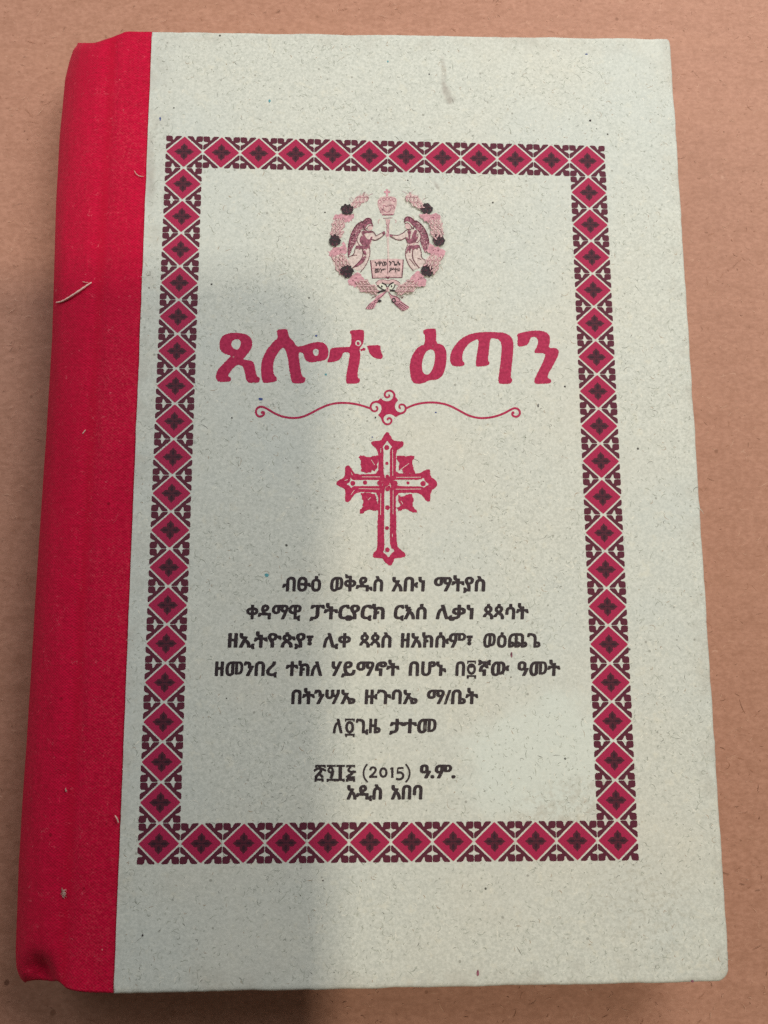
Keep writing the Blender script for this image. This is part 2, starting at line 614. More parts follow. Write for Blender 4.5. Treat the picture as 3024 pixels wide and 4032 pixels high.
def cover_paper():
    ol = outline()
    v, f = [], []
    # rings: flat face inset, soft shoulder, side wall tucked under
    rings = ((0.0011, 0.0), (0.0006, -0.00003), (0.00025, -0.00016), (0.0, -0.00045), (-0.00005, -0.0009), (0.0, -0.0026))
    n_ = len(ol)
    for ins, dz in rings:
        for p, nrm, w_ in ol:
            left = nrm.x < -0.9
            k = ins * (0.12 if left else 1.0)
            z = T + (max(dz, -0.00075) if left else dz)
            q = p + nrm * (w_ - k)
            v.append((q.x, q.y, z))
    for r in range(len(rings) - 1):
        for i in range(n_):
            a, b = r * n_ + i, r * n_ + (i + 1) % n_
            f.append((a, a + n_, b + n_, b))
    f.append(tuple(range(n_)))
    o = link('cover_paper', v, f, PAPER, book)
    o['label'] = 'pale grey-green fibrous paper with printed cover'
    # smooth only the shoulder
    for p in o.data.polygons:
        p.use_smooth = len(p.vertices) == 4
    return o


cover = cover_paper()


def slab(name, z0, z1, x0, x1, y0, y1, mat, parent, bev=0.0004):
    v, f = [], []
    loops = [(bev, z0), (0, z0 + bev), (0, z1 - bev), (bev, z1)]
    for ins, z in loops:
        v += [(x0 + ins, y0 + ins, z), (x1 - ins, y0 + ins, z), (x1 - ins, y1 - ins, z), (x0 + ins, y1 - ins, z)]
    for r in range(3):
        for i in range(4):
            a, b = r * 4 + i, r * 4 + (i + 1) % 4
            f.append((a, b, b + 4, a + 4))
    f += [(3, 2, 1, 0), (12, 13, 14, 15)]
    return link(name, v, f, mat, parent)


slab('front_board', T - 0.0030, T - 0.0012, -0.0640, 0.0693, -0.1050, 0.1085, BOARD, book)
slab('back_board', 0.0002, 0.0026, -0.0640, 0.0700, -0.1052, 0.1090, PAPER, book)
slab('page_block', 0.0027, T - 0.0027, -0.0660, 0.0665, -0.1000, 0.1035, PAGES, book)


# ---- spine cloth
SIL = [(289, 157), (277, 181), (265, 223), (250, 289), (241, 386), (229, 512), (214, 784), (208, 964), (196, 1300), (172, 1700), (132, 2300),
       (114, 2600), (96, 2900), (78, 3141), (63, 3382), (55, 3623), (54, 3714), (57, 3774), (72, 3828), (96, 3870), (121, 3892)]
TOPE = [(640, 125), (594, 125), (494, 124), (476, 133), (446, 142), (416, 148), (374, 155), (337, 158), (300, 158), (286, 157), (270, 160)]
BOTE = [(500, 3909), (443, 3910), (350, 3908), (307, 3904), (259, 3892), (229, 3880), (205, 3870), (175, 3878), (145, 3889), (121, 3892), (96, 3890), (72, 3880), (50, 3870)]
sil = sorted((at(*p)[1], at(*p)[0]) for p in SIL)


def silx(y):
    return float(np.interp(y, [q[0] for q in sil], [q[1] for q in sil]))


def edge_y(poly, x, z):
    pts = sorted((at(px, py, z)[0], at(px, py, z)[1]) for px, py in poly)
    return float(np.interp(x, [q[0] for q in pts], [q[1] for q in pts]))


PROF = [(-55.5, 21.50), (-57.5, 21.55), (-60, 21.65), (-62, 21.75), (-63.6, 21.7), (-64.6, 21.45), (-65.6, 21.2), (-66.6, 21.3), (-68, 21.6), (-69.6, 21.6), (-71.5, 21.2),
        (-73.5, 20.4), (-75.3, 19.3), (-77.0, 17.7), (-78.3, 16.0), (-79.3, 14.0), (-79.9, 11.5), (-80.0, 8.5), (-79.6, 5.5), (-78.6, 2.6),
        (-76.5, 0.7), (-72.0, 0.25), (-64.5, 0.12)]


def resample(pr, k):
    out = []
    for i in range(len(pr) - 1):
        p0, p1, p2, p3 = (np.array(pr[max(0, min(len(pr) - 1, i + d))]) for d in (-1, 0, 1, 2))
        for j in range(k):
            t = j / k
            out.append(.5 * ((2 * p1) + (-p0 + p2) * t + (2 * p0 - 5 * p1 + 4 * p2 - p3) * t * t + (-p0 + 3 * p1 - 3 * p2 + p3) * t ** 3))
    out.append(np.array(pr[-1]))
    return out


def spine():
    pr = resample(PROF, 4)
    NV = 330
    v, f = [], []
    dmp = at(165, 3825, 0.020)
    ends = []
    for (x0, z0) in pr:
        zz = max(z0 / 1000, 0.0125)
        xq = max(x0 / 1000, -0.0788)
        ends.append((edge_y(TOPE, xq, zz), edge_y(BOTE, xq, zz)))
    for _ in range(3):
        ends = [ends[0]] + [tuple((ends[i - 1][q] + 2 * ends[i][q] + ends[i + 1][q]) / 4 for q in (0, 1)) for i in range(1, len(ends) - 1)] + [ends[-1]]
    for (x0, z0), (yt, yb) in zip(pr, ends):
        x0 /= 1000
        z0 /= 1000
        zz = max(z0, 0.0125)
        for j in range(NV + 1):
            t = j / NV
            # denser towards the two ends
            t = t + 0.06 * math.sin(2 * math.pi * t) * -1
            y = yb + (yt - yb) * t
            yp = y if z0 > .02 else y * (0.168 / (0.168 + (T - zz)))
            s_ = silx(max(-0.1045, min(0.107, yp)))
            k = (s_ + 0.0650) / (-0.0766 + 0.0650)
            x = x0
            if x0 < -0.065:
                kk = k if z0 > 0.004 else 1 + (k - 1) * z0 / .004
                x = -0.065 + (x0 + 0.065) * kk
            z = z0
            bend = max(0.0, min(1.0, (-0.0655 - x0) / 0.006)) if z0 > .012 else 0.0
            # soft waviness of the loose cloth
            z += bend * 0.00028 * noise.noise(Vector((x * 160, y * 38, 1.0)))
            z += 0.00006 * noise.noise(Vector((x * 300, y * 120, 3.0)))
            # crushed dimple at the tail of the spine
            d2 = ((x - dmp[0]) / 0.0042) ** 2 + ((y - dmp[1] + .0005) / 0.0034) ** 2
            z -= bend * 0.0034 * math.exp(-d2)
            d3 = ((x - dmp[0] + 0.0052) / 0.0030) ** 2 + ((y - dmp[1] + 0.001) / 0.0060) ** 2
            z += bend * 0.0010 * math.exp(-d3)
            d4 = ((x - dmp[0] - 0.0065) / 0.0028) ** 2 + ((y - dmp[1] - 0.003) / 0.008) ** 2
            z += bend * 0.0007 * math.exp(-d4)
            # head cap slopes down to the fold
            if bend > 0:
                e = (yt - y) / 0.0030
                e = max(0.0, e)
                if e < 1:
                    z -= bend * 0.0009 * (1 - e) ** 2
                e = (y - yb) / 0.0025
                e = max(0.0, e)
                if e < 1:
                    z -= bend * 0.0009 * (1 - e) ** 2
            v.append((x, y, z))
    NP = len(pr)
    W = NV + 1
    for i in range(NP - 1):
        for j in range(NV):
            a = i * W + j
            f.append((a, a + 1, a + W + 1, a + W))
    o = link('spine_cloth', v, f, CLOTH, book, smooth=True)
    # make sure the outside faces out
    if o.data.polygons[2].normal.z < 0:
        o.data.flip_normals()
    md = o.modifiers.new('thickness', 'SOLIDIFY')
    md.thickness = 0.00042
    md.offset = -1
    o['label'] = 'red woven cloth spine, crumpled at its foot'
    return o


spine()

# ------------------------------------------------------------------ printed border (12 x 20 tiles)


def tile_mesh():
    v, f, mi = [], [], []

    def add(poly, m_, z):
        lp = [Vector((p[0], p[1], z)) for p in poly]
        tri = tessellate_polygon([lp])
        b = len(v)
        v.extend(lp)
        for t in tri:
            n_ = (lp[t[1]] - lp[t[0]]).cross(lp[t[2]] - lp[t[0]]).z
            t = t if n_ > 0 else t[::-1]
            f.append(tuple(b + q for q in t))
            mi.append(m_)

    def diamond(r, rd):
        pts = []
        for k in range(4):
            a = k * math.pi / 2
            c, s_ = math.cos(a), math.sin(a)
            for (x, y) in ((r - rd, -rd), (r - rd * .45, -rd * .42), (r - rd * .28, 0), (r - rd * .45, rd * .42), (r - rd, rd)):
                pts.append((c * x - s_ * y, s_ * x + c * y))
        return pts
    add(diamond(0.486, 0.035), 4, 0.0)
    add(diamond(0.480, 0.035), 0, STEP)
    fl = []
    q = [(0.268, 0), (0.235, 0.022), (0.205, 0.045), (0.180, 0.080), (0.140, 0.094), (0.108, 0.088), (0.094, 0.094), (0.088, 0.108), (0.094, 0.140), (0.080, 0.180), (0.045, 0.205), (0.022, 0.235)]
    for k in range(4):
        a = k * math.pi / 2
        c, s_ = math.cos(a), math.sin(a)
        fl += [(c * x - s_ * y, s_ * x + c * y) for x, y in q]
    add(fl, 2, STEP * 2)
    pt = [(0.045, 0), (0.065, .018), (0.105, .036), (0.150, .032), (0.185, .010), (0.195, 0), (0.185, -.010), (0.150, -.032), (0.105, -.036), (0.065, -.018)]
    for k in range(4):
        a = k * math.pi / 2
        c, s_ = math.cos(a), math.sin(a)
        add([(c * x - s_ * y, s_ * x + c * y) for x, y in pt], 3, STEP * 3)
    add([(-.045, -.010), (.045, -.010), (.045, .010), (-.045, .010)], 3, STEP * 3)
    # corner leaves: square bud and two curled arms, mirrored on the diagonal
    half = [(0.010, 0.010), (0.080, 0.004), (0.145, 0.008), (0.180, 0.034), (0.184, 0.085), (0.192, 0.128), (0.212, 0.128), (0.232, 0.092), (0.256, 0.040), (0.292, 0.008),
            (0.412, 0.006), (0.424, 0.034), (0.386, 0.078), (0.340, 0.122), (0.290, 0.168), (0.256, 0.202), (0.228, 0.228)]
    mir = [(y, x) for x, y in reversed(half[1:])]
    motif = half + mir
    for sx in (1, -1):
        for sy in (1, -1):
            add([(sx * (x - 0.5), sy * (y - 0.5)) for x, y in motif], 1, STEP * 2)
    me = bpy.data.meshes.new('border_tile')
    me.from_pydata([tuple(p) for p in v], [], f)
    for q_ in (CRIM, MAROON, DMAROON, PLUM, HALO):
        me.materials.append(q_)
    me.polygons.foreach_set('material_index', mi)
    me.update()
    return me


BT = [np.array(at(*p)) for p in ((654, 533), (2381, 574), (2517, 3389), (538, 3405))]


def border_pt(u, v_):
    return (BT[0] * (1 - u) + BT[1] * u) * (1 - v_) + (BT[3] * (1 - u) + BT[2] * u) * v_


tm = tile_mesh()
NX, NY = 12, 20
for j in range(NY):
    for i in range(NX):
        if 0 < i < NX - 1 and 0 < j < NY - 1:
            continue
        c = border_pt((i + .5) / NX, (j + .5) / NY)
        ex = border_pt((i + 1) / NX, (j + .5) / NY) - border_pt(i / NX, (j + .5) / NY)
        ey = border_pt((i + .5) / NX, j / NY) - border_pt((i + .5) / NX, (j + 1) / NY)
        o = bpy.data.objects.new('border_tile', tm)
        COL.objects.link(o)
        o.parent = cover
        o.location = (c[0], c[1], ZP)
        o.rotation_euler = (0, 0, math.atan2(ex[1], ex[0]))
        o.scale = (float(np.linalg.norm(ex)), float(np.linalg.norm(ey)), 1)

# ------------------------------------------------------------------ title letters
ZA, ZB = zoomxf(820, 1250, 2.304), zoomxf(1540, 1250, 2.304)
TITLE = [
    (ZA, [(250, 137), (320, 145), (370, 165), (398, 205), (400, 260), (375, 310), (335, 355), (312, 382), (400, 392), (417, 420), (430, 490), (440, 532), (470, 548), (466, 585),
          (440, 592), (365, 594), (345, 570), (335, 520), (325, 470), (310, 440), (280, 428), (250, 435), (210, 480), (185, 515), (180, 536), (206, 543), (207, 577), (180, 584),
          (95, 586), (72, 560), (68, 530), (80, 480), (130, 425), (180, 375), (210, 345), (150, 332), (110, 300), (100, 250), (108, 195), (140, 160), (190, 142)],
     [[(255, 196), (285, 200), (298, 230), (290, 265), (265, 295), (235, 285), (210, 262), (208, 230), (225, 205)]]),
    (ZA, [(618, 118), (650, 106), (718, 102), (722, 130), (735, 182), (775, 215), (800, 265), (860, 257), (900, 240), (980, 222), (1030, 222), (1070, 245), (1090, 290),
          (1092, 330), (1080, 370), (1050, 390), (990, 400), (930, 409), (890, 395), (870, 360), (860, 318), (816, 316), (825, 380), (835, 460), (850, 532), (884, 546), (878, 582),
          (855, 597), (766, 599), (755, 575), (740, 500), (728, 420), (715, 330), (685, 266), (650, 295), (615, 350), (592, 400), (588, 470), (595, 520), (624, 546), (622, 580),
          (560, 592), (498, 594), (485, 560), (478, 500), (480, 420), (500, 350), (540, 280), (590, 220), (630, 188), (628, 150)],
     [[(972, 282), (998, 288), (1003, 315), (995, 343), (975, 350), (955, 335), (948, 310), (955, 290)]]),
    (ZA, [(1105, 278), (1180, 270), (1240, 268), (1297, 265), (1300, 160), (1285, 142), (1289, 118), (1340, 112), (1404, 109), (1415, 130), (1412, 200), (1405, 240), (1392, 255),
          (1370, 290), (1380, 320), (1375, 400), (1358, 480), (1355, 546), (1377, 555), (1372, 598), (1270, 603), (1248, 592), (1252, 520), (1268, 440), (1280, 360), (1284, 318),
          (1222, 316), (1215, 350), (1190, 385), (1150, 402), (1083, 409), (1080, 395), (1100, 345)],
     [[(1356, 203), (1382, 212), (1390, 238), (1372, 260), (1350, 258), (1334, 245), (1334, 220)]]),
    (ZA, [(1350, 220), (1366, 217), (1376, 235), (1372, 250), (1350, 248), (1344, 236)], []),
    (ZA, [(1378, 287), (1400, 284), (1402, 276), (1426, 276), (1426, 300), (1400, 302), (1384, 307)], []),
    (ZA, [(1435, 256), (1480, 253), (1562, 247), (1563, 290), (1573, 325), (1587, 350), (1575, 376), (1530, 376), (1485, 355), (1460, 320), (1450, 280)], []),
    (ZB, [(290, 113), (340, 100), (402, 101), (411, 130), (408, 235), (450, 240), (485, 265), (503, 310), (503, 400), (490, 470), (465, 530), (430, 560), (395, 568), (345, 570),
          (310, 590), (260, 603), (215, 600), (188, 575), (172, 520), (168, 440), (180, 370), (215, 300), (260, 258), (306, 245), (308, 160), (292, 145)],
     [[(360, 288), (390, 298), (400, 340), (395, 410), (375, 470), (345, 515), (315, 520), (288, 500), (278, 450), (285, 380), (310, 320), (335, 297)]]),
    (ZB, [(880, 130), (960, 133), (1030, 138), (1080, 165), (1108, 210), (1110, 280), (1102, 380), (1090, 480), (1085, 545), (1100, 560), (1095, 592), (1070, 603), (990, 603),
          (973, 590), (973, 540), (985, 470), (995, 380), (1003, 290), (1000, 235), (980, 200), (940, 190), (900, 190), (892, 260), (885, 330), (878, 395), (894, 405), (889, 434),
          (840, 442), (780, 448), (767, 432), (772, 370), (788, 280), (796, 195), (750, 208), (700, 240), (665, 290), (645, 340), (645, 395), (667, 405), (663, 439), (610, 444),
          (560, 440), (540, 415), (533, 375), (545, 310), (580, 250), (630, 195), (700, 155), (780, 135)], []),
    (ZB, [(1138, 150), (1210, 130), (1290, 118), (1370, 120), (1420, 140), (1443, 180), (1440, 230), (1427, 277), (1490, 275), (1520, 295), (1522, 330), (1490, 400),
          (1450, 470), (1422, 520), (1424, 552), (1452, 560), (1451, 597), (1400, 600), (1318, 604), (1300, 590), (1300, 560), (1330, 500), (1370, 420), (1395, 360), (1397, 325),
          (1305, 324), (1299, 308), (1330, 250), (1335, 205), (1315, 178), (1270, 175), (1258, 210), (1240, 245), (1200, 262), (1153, 264), (1144, 240), (1150, 190)], []),
]
letters = {}
for n_, (xf, outer, holes) in enumerate(TITLE):
    # the third letter is torn into four bits by the misprint: keep them in one piece
    key = 2 if n_ in (2, 3, 4, 5) else n_
    P = letters.setdefault(key, Print(xf))
    o2 = rough(chaikin(outer, 1), 1.0, 7)
    h2 = [rough(chaikin(h, 2), .7, 7) for h in holes]
    P.poly(CRIM, o2, h2)
for P in letters.values():
    P.build('title_letter', cover)

# ------------------------------------------------------------------ flourish
P = Print(ZA)
W = 19
P.stroke(CRIM, [(487, 858), (505, 856), (508, 878), (488, 897), (458, 900), (432, 875), (433, 838), (455, 812), (490, 808), (530, 825), (600, 870), (680, 903), (770, 914),
                (850, 905), (930, 870), (1020, 820), (1110, 785), (1200, 773), (1300, 778), (1390, 797), (1480, 828)], W, smooth=3)
P.disc(CRIM, 490, 862, 13)
P.xf = ZB
P.stroke(CRIM, [(135, 824), (220, 787), (320, 770), (420, 772), (520, 793), (620, 845), (700, 890), (790, 914), (870, 912), (950, 898), (1030, 868), (1080, 838), (1120, 820),
                (1155, 830), (1172, 862), (1160, 893), (1130, 903), (1100, 890), (1098, 865), (1112, 858)], W, smooth=3)
P.disc(CRIM, 1107, 864, 13)
P.xf = zoomxf(1400, 1500, 6.381)
P.poly(CRIM, chaikin([(540, 497), (575, 485), (605, 448), (640, 428), (690, 485), (760, 512), (850, 503), (910, 465), (945, 400), (950, 350), (985, 330), (1000, 400), (1080, 488),
                      (1020, 535), (990, 600), (990, 680), (1030, 750), (1090, 785), (1150, 790), (1180, 830), (1090, 858), (1010, 917), (960, 870), (900, 838), (830, 832),
                      (770, 850), (720, 895), (700, 960), (650, 970), (640, 930), (555, 850), (610, 810), (645, 750), (655, 680), (640, 610), (590, 565), (530, 548), (480, 545), (470, 505)], 2))
for pts in ([(975, 400), (978, 340), (945, 280), (890, 245), (830, 240), (765, 265), (730, 320), (735, 380), (775, 415), (825, 408), (852, 385), (845, 355), (825, 352)],
            [(560, 520), (500, 522), (430, 545), (385, 600), (375, 670), (405, 735), (470, 768), (530, 750), (555, 700), (540, 650), (505, 645)],
            [(1090, 825), (1160, 812), (1225, 780), (1262, 720), (1262, 660), (1225, 605), (1170, 587), (1115, 597), (1093, 640), (1110, 680), (1138, 690)],
            [(668, 900), (675, 960), (700, 1035), (770, 1092), (850, 1085), (900, 1035), (905, 970), (870, 932), (825, 935), (803, 960), (812, 985)]):
    P.stroke(CRIM, pts, 54, 44, smooth=3)
P.build('printed_flourish', cover)

# ------------------------------------------------------------------ cross
P = Print(zoomxf(1300, 1680, 3.770))
outer = [(820, 90), (845, 80), (868, 85), (900, 140), (935, 205), (1000, 215), (1082, 213), (1099, 277), (1040, 320), (982, 358), (978, 540), (975, 693), (1150, 695), (1345, 692),
         (1370, 660), (1450, 628), (1485, 640), (1490, 740), (1560, 790), (1592, 840), (1585, 890), (1490, 960), (1490, 1100), (1460, 1117), (1420, 1095), (1370, 1030), (1320, 985),
         (1150, 980), (975, 988), (978, 1200), (982, 1500), (990, 1770), (1050, 1830), (1113, 1873), (1122, 1932), (1040, 1950), (950, 1955), (930, 2020), (900, 2067), (860, 2050),
         (800, 2000), (780, 1955), (700, 1950), (633, 1942), (633, 1880), (700, 1822), (700, 1600), (705, 1400), (712, 1250), (712, 982), (580, 975), (410, 970), (340, 1030),
         (290, 1110), (245, 1127), (220, 1090), (225, 980), (215, 920), (120, 880), (86, 850), (110, 800), (220, 750), (218, 620), (235, 580), (285, 575), (310, 610), (345, 670),
         (380, 707), (550, 705), (712, 697), (715, 500), (710, 380), (690, 330), (620, 270), (598, 237), (640, 210), (750, 212), (785, 150)]
holes = [[(845, 203), (880, 255), (927, 305), (887, 322), (886, 500), (886, 700), (882, 750), (850, 780), (800, 745), (790, 560), (795, 330), (776, 300), (815, 260)],
         [(303, 748), (325, 790), (370, 793), (550, 790), (760, 793), (795, 835), (770, 880), (550, 880), (370, 882), (335, 887), (315, 917), (290, 875), (238, 850), (295, 825)],
         [(925, 790), (1100, 786), (1340, 790), (1392, 753), (1405, 810), (1477, 860), (1420, 880), (1402, 907), (1360, 885), (1150, 885), (1000, 880), (960, 840)],
         [(815, 900), (850, 880), (885, 910), (888, 1200), (885, 1500), (888, 1795), (967, 1835), (900, 1890), (865, 1948), (835, 1900), (780, 1862), (808, 1830), (800, 1500), (805, 1200), (803, 1000)]]
P.poly(CRIM, rough(chaikin(outer, 1), 2.2, 14), [rough(chaikin(h, 1), 1.6, 14) for h in holes])
for (x, y, r) in ((840, 310, 38), (842, 545, 25), (850, 742, 30), (335, 840, 38), (518, 830, 33), (742, 835, 44), (960, 840, 42), (1155, 835, 24), (1380, 845, 40), (850, 925, 35),
                  (850, 1200, 35), (843, 1505, 30), (850, 1828, 36)):
    P.disc(CRIM, x, y, r, jit=.08)
for w_ in ([(425, 455), (450, 428), (490, 430), (570, 450), (640, 440), (714, 425), (714, 520), (690, 600), (665, 662), (620, 640), (605, 682), (530, 687), (460, 660), (460, 600), (455, 500)],
           [(983, 430), (1050, 428), (1120, 440), (1200, 430), (1252, 438), (1247, 480), (1225, 500), (1220, 570), (1245, 620), (1252, 694), (1080, 694), (1070, 630), (1023, 647), (1020, 540), (983, 480)],
           [(450, 988), (600, 978), (670, 1000), (690, 1100), (714, 1150), (714, 1247), (580, 1235), (520, 1250), (500, 1292), (438, 1287), (438, 1245), (475, 1205), (490, 1130), (480, 1050)],
           [(1013, 1012), (1060, 1040), (1150, 1015), (1170, 998), (1217, 998), (1237, 1080), (1220, 1150), (1237, 1200), (1292, 1250), (1282, 1277), (1210, 1272), (1120, 1220), (1010, 1252), (983, 1200), (1060, 1170), (1010, 1100)]):
    P.poly(CRIM, rough(w_, 5, 18))
for a, b in (((470, 745), (740, 745)), ((425, 920), (735, 926)), ((980, 752), (1345, 750)), ((975, 928), (1350, 925)), ((752, 320), (750, 385)), ((927, 340), (930, 730)),
             ((752, 990), (748, 1310)), ((935, 940), (933, 1300)), ((925, 1590), (922, 1640)), ((610, 490), (660, 570)), ((1040, 640), (1170, 545)), ((560, 1090), (600, 1050)),
             ((1050, 1100), (1080, 1150)), ((310, 1010), (360, 940)), ((860, 870), (905, 880)), ((885, 835), (900, 905)), ((315, 680), (330, 720)), ((215, 800), (260, 785))):
    P.stroke(HALO, [a, b], 8)
P.build('printed_cross', cover)

# ------------------------------------------------------------------ lines of text


def glyph_mesh(txt, offset):
    c = bpy.data.curves.new('lettering', 'FONT')
    c.body = txt
    c.size = 1.0
    c.offset = offset
    c.resolution_u = 3
    c.fill_mode = 'FRONT'
    o = bpy.data.objects.new('lettering', c)
    COL.objects.link(o)
    bpy.context.view_layer.update()
    me = bpy.data.meshes.new_from_object(o)
    bpy.data.objects.remove(o)
    bpy.data.curves.remove(c)
    return me


ref = glyph_mesh('ሰ', 0.0)
REFH = max(v.co.y for v in ref.vertices)


def embolden(me, r):
    """thicken thin lettering: the same outline printed nine times, a hair apart"""
    n_ = len(me.vertices)
    co = np.empty(n_ * 3)
    me.vertices.foreach_get('co', co)
    co = co.reshape(-1, 3)
    polys = [tuple(p.vertices) for p in me.polygons]
    v, f = [], []
    ring = [(0, 0)] + [(r * math.cos(k * math.pi / 4 + .3), r * .8 * math.sin(k * math.pi / 4 + .3)) for k in range(8)]
    for k, (dx, dy) in enumerate(ring):
        c = co + np.array((dx, dy, 0))
        c[:, 2] = k * STEP
        v += [tuple(q) for q in c]
        f += [tuple(i + k * n_ for i in p) for p in polys]
    out = bpy.data.meshes.new('word')
    out.from_pydata(v, [], f)
    bpy.data.meshes.remove(me)
    return out


def word(txt, L, R, base, hpx, name='printed_word', mat=None, offset=0.034, shear=0.05, base2=None, z=0.0, parent=None, voff=None):
    """print a word so that its ink runs from L to R (photograph px) with the given letter height"""
    me = embolden(glyph_mesh(txt, 0.010), offset)
    xs = [v.co.x + v.co.y * shear for v in me.vertices]
    x0, x1 = min(xs), max(xs)
    sy = hpx / REFH
    base2 = base if base2 is None else base2
    for v, xx in zip(me.vertices, xs):
        t = (xx - x0) / (x1 - x0)
        px = L + (R - L) * t
        py = base + (base2 - base) * t - v.co.y * sy
        px += 0.9 * noise.noise(Vector((px * .23, py * .23, 1)))
        py += 0.9 * noise.noise(Vector((px * .23, py * .23, 7)))
        v.co = at(px, py, ZP + z + v.co.z)
    me.materials.clear()
    me.materials.append(mat or BLACK)
    me.polygons.foreach_set('material_index', [0] * len(me.polygons))
    nz = sum(p.normal.z for p in me.polygons)
    if nz < 0:
        me.flip_normals()
    me.name = name
    o = bpy.data.objects.new(name, me)
    COL.objects.link(o)
    o.parent = parent or cover
    return o


s2 = 2.242


def fx(x):
    return 800 + x / s2


def gx(x):
    return 1500 + x / s2


def hy(y):
    return 2230 + y / s2


H = 56
for (base, words) in (
    (hy(216), [('ብፁዕ', fx(697), fx(1042)), ('ወቅዱስ', fx(1120), fx(1590)), ('አቡነ', gx(92), gx(390)), ('ማትያስ', gx(467), gx(922))]),
    (hy(462), [('ቀዳማዊ', fx(380), fx(870)), ('ፓትርያርክ', fx(937), fx(1605)), ('ርእሰ', gx(112), gx(405)), ('ሊቃነ', gx(482), gx(820)), ('ጳጳሳት', gx(897), gx(1305))]),
    (hy(712), [('ዘኢትዮጵያ፣', fx(215), fx(975)), ('ሊቀ', fx(1055), fx(1305)), ('ጳጳስ', fx(1375), gx(95)), ('ዘአክሱም፣', gx(172), gx(812)), ('ወዕጨጌ', gx(902), gx(1410))]),
    (hy(962), [('ዘመንበረ', fx(100), fx(652)), ('ተክለ', fx(727), fx(1052)), ('ሃይማኖት', fx(1133), gx(165)), ('በሆኑ', gx(243), gx(577)), ('በ', 1790 + 8 / 3.77, 1790 + 158 / 3.77), ('ኛው', 1790 + 345 / 3.77, 1790 + 815 / 3.77), ('ዓመት', gx(1205), gx(1585))]),
    (hy(1211), [('በትንሣኤ', fx(775), fx(1345)), ('ዙጉባኤ', fx(1423), gx(325)), ('ማ/ቤት', gx(405), gx(860))]),
    (hy(1468), [('ለ', fx(1143), fx(1232)), ('ጊዜ', fx(1345), fx(1568)), ('ታተመ', gx(70), gx(492))]),
):
    for (t_, a_, b_) in words:
        word(t_, a_, b_, base, H)
ZH = zoomxf(1200, 2880, 2.552)
P = Print(zoomxf(1790, 2560, 3.770))
for pts, a in (([(186, 168), (318, 168)], 22), ([(196, 176), (196, 204)], 16), ([(308, 176), (308, 204)], 16), ([(210, 248), (296, 242)], 26), ([(180, 384), (322, 384)], 22),
               ([(196, 392), (196, 424)], 26), ([(306, 392), (306, 424)], 26)):
    P.stroke(BLACK, pts, a * 1.25)
P.stroke(BLACK, [(250 + 50 * math.cos(k * math.pi / 8), 280 + 68 * math.sin(k * math.pi / 8)) for k in range(16)], 38, closed=True, smooth=1)
P.build('printed_numeral', cover)
P = Print(zoomxf(800, 2230, 2.242))
for pts, a in (([(1251, 1352), (1339, 1352)], 14), ([(1258, 1356), (1258, 1372)], 10), ([(1332, 1356), (1332, 1372)], 10), ([(1250, 1486), (1339, 1486)], 15), ([(1262, 1490), (1262, 1508)], 14),
               ([(1328, 1490), (1328, 1508)], 14)):
    P.stroke(BLACK, pts, a * 1.25)
P.stroke(BLACK, [(1293 + 28 * math.cos(k * math.pi / 8), 1420 + 44 * math.sin(k * math.pi / 8)) for k in range(16)], 25, closed=True, smooth=1)
P.build('printed_numeral', cover)
word('ዓ.ም.', 1200 + 1155 / 2.552, 1200 + 1515 / 2.552, 2880 + 465 / 2.552, 52, offset=0.044)
word('አዲስ', 1200 + 417 / 2.552, 1200 + 778 / 2.552, 2880 + 678 / 2.552, 55, offset=0.042)
word('አበባ', 1200 + 862 / 2.552, 1200 + 1185 / 2.552, 2880 + 677 / 2.552, 55, offset=0.042)
P = Print(ZH)
P.stroke(BLACK, [(628, 328), (600, 368), (587, 420), (600, 472), (632, 512)], 19)
P.stroke(BLACK, [(657, 392), (664, 368), (690, 358), (714, 374), (710, 402), (684, 432), (652, 458)], 23)
P.stroke(BLACK, [(646, 456), (728, 456)], 24)
P.stroke(BLACK, [(790 + 31 * math.cos(a * math.pi / 8), 413 + 42 * math.sin(a * math.pi / 8)) for a in range(16)], 24, closed=True, smooth=1)
P.stroke(BLACK, [(880, 360), (880, 467)], 25)
P.stroke(BLACK, [(858, 378), (884, 366)], 16)
P.stroke(BLACK, [(934, 370), (992, 366)], 21)
P.stroke(BLACK, [(936, 366), (930, 424)], 15)
P.stroke(BLACK, [(928, 418), (962, 408), (990, 430), (988, 466), (955, 484), (916, 476)], 24)
P.stroke(BLACK, [(1013, 328), (1045, 370), (1057, 420), (1045, 472), (1013, 512)], 19)
for pts, a in (([(104, 346), (210, 345)], 17), ([(112, 350), (112, 366)], 14), ([(203, 350), (203, 366)], 14), ([(92, 398), (120, 376), (152, 368), (182, 378), (212, 396)], 20),
               ([(158, 372), (166, 402), (140, 425), (108, 462)], 24), ([(128, 422), (165, 440), (182, 466)], 22), ([(100, 464), (128, 464)], 14), ([(98, 484), (190, 484)], 18), ([(108, 490), (108, 506)], 18),
               ([(180, 490), (180, 506)], 18), ([(222, 346), (311, 346)], 17), ([(318, 346), (404, 346)], 17), ([(284, 392), (274, 440), (262, 472)], 26), ([(220, 486), (402, 486)], 18),
               ([(230, 492), (230, 506)], 18), ([(302, 490), (302, 504)], 16), ([(330, 490), (330, 504)], 16), ([(392, 490), (392, 506)], 18), ([(358, 352), (356, 482)], 30),
               ([(417, 346), (506, 346)], 17), ([(425, 350), (425, 362)], 14), ([(498, 350), (498, 362)], 14), ([(462, 356), (430, 392), (470, 410), (516, 404)], 19),
               ([(496, 396), (470, 430), (432, 448), (422, 464)], 22), ([(424, 462), (505, 462)], 20), ([(414, 486), (506, 486)], 18), ([(424, 492), (424, 506)], 18), ([(496, 492), (496, 506)], 18)):
    P.stroke(BLACK, pts, a * 1.22)
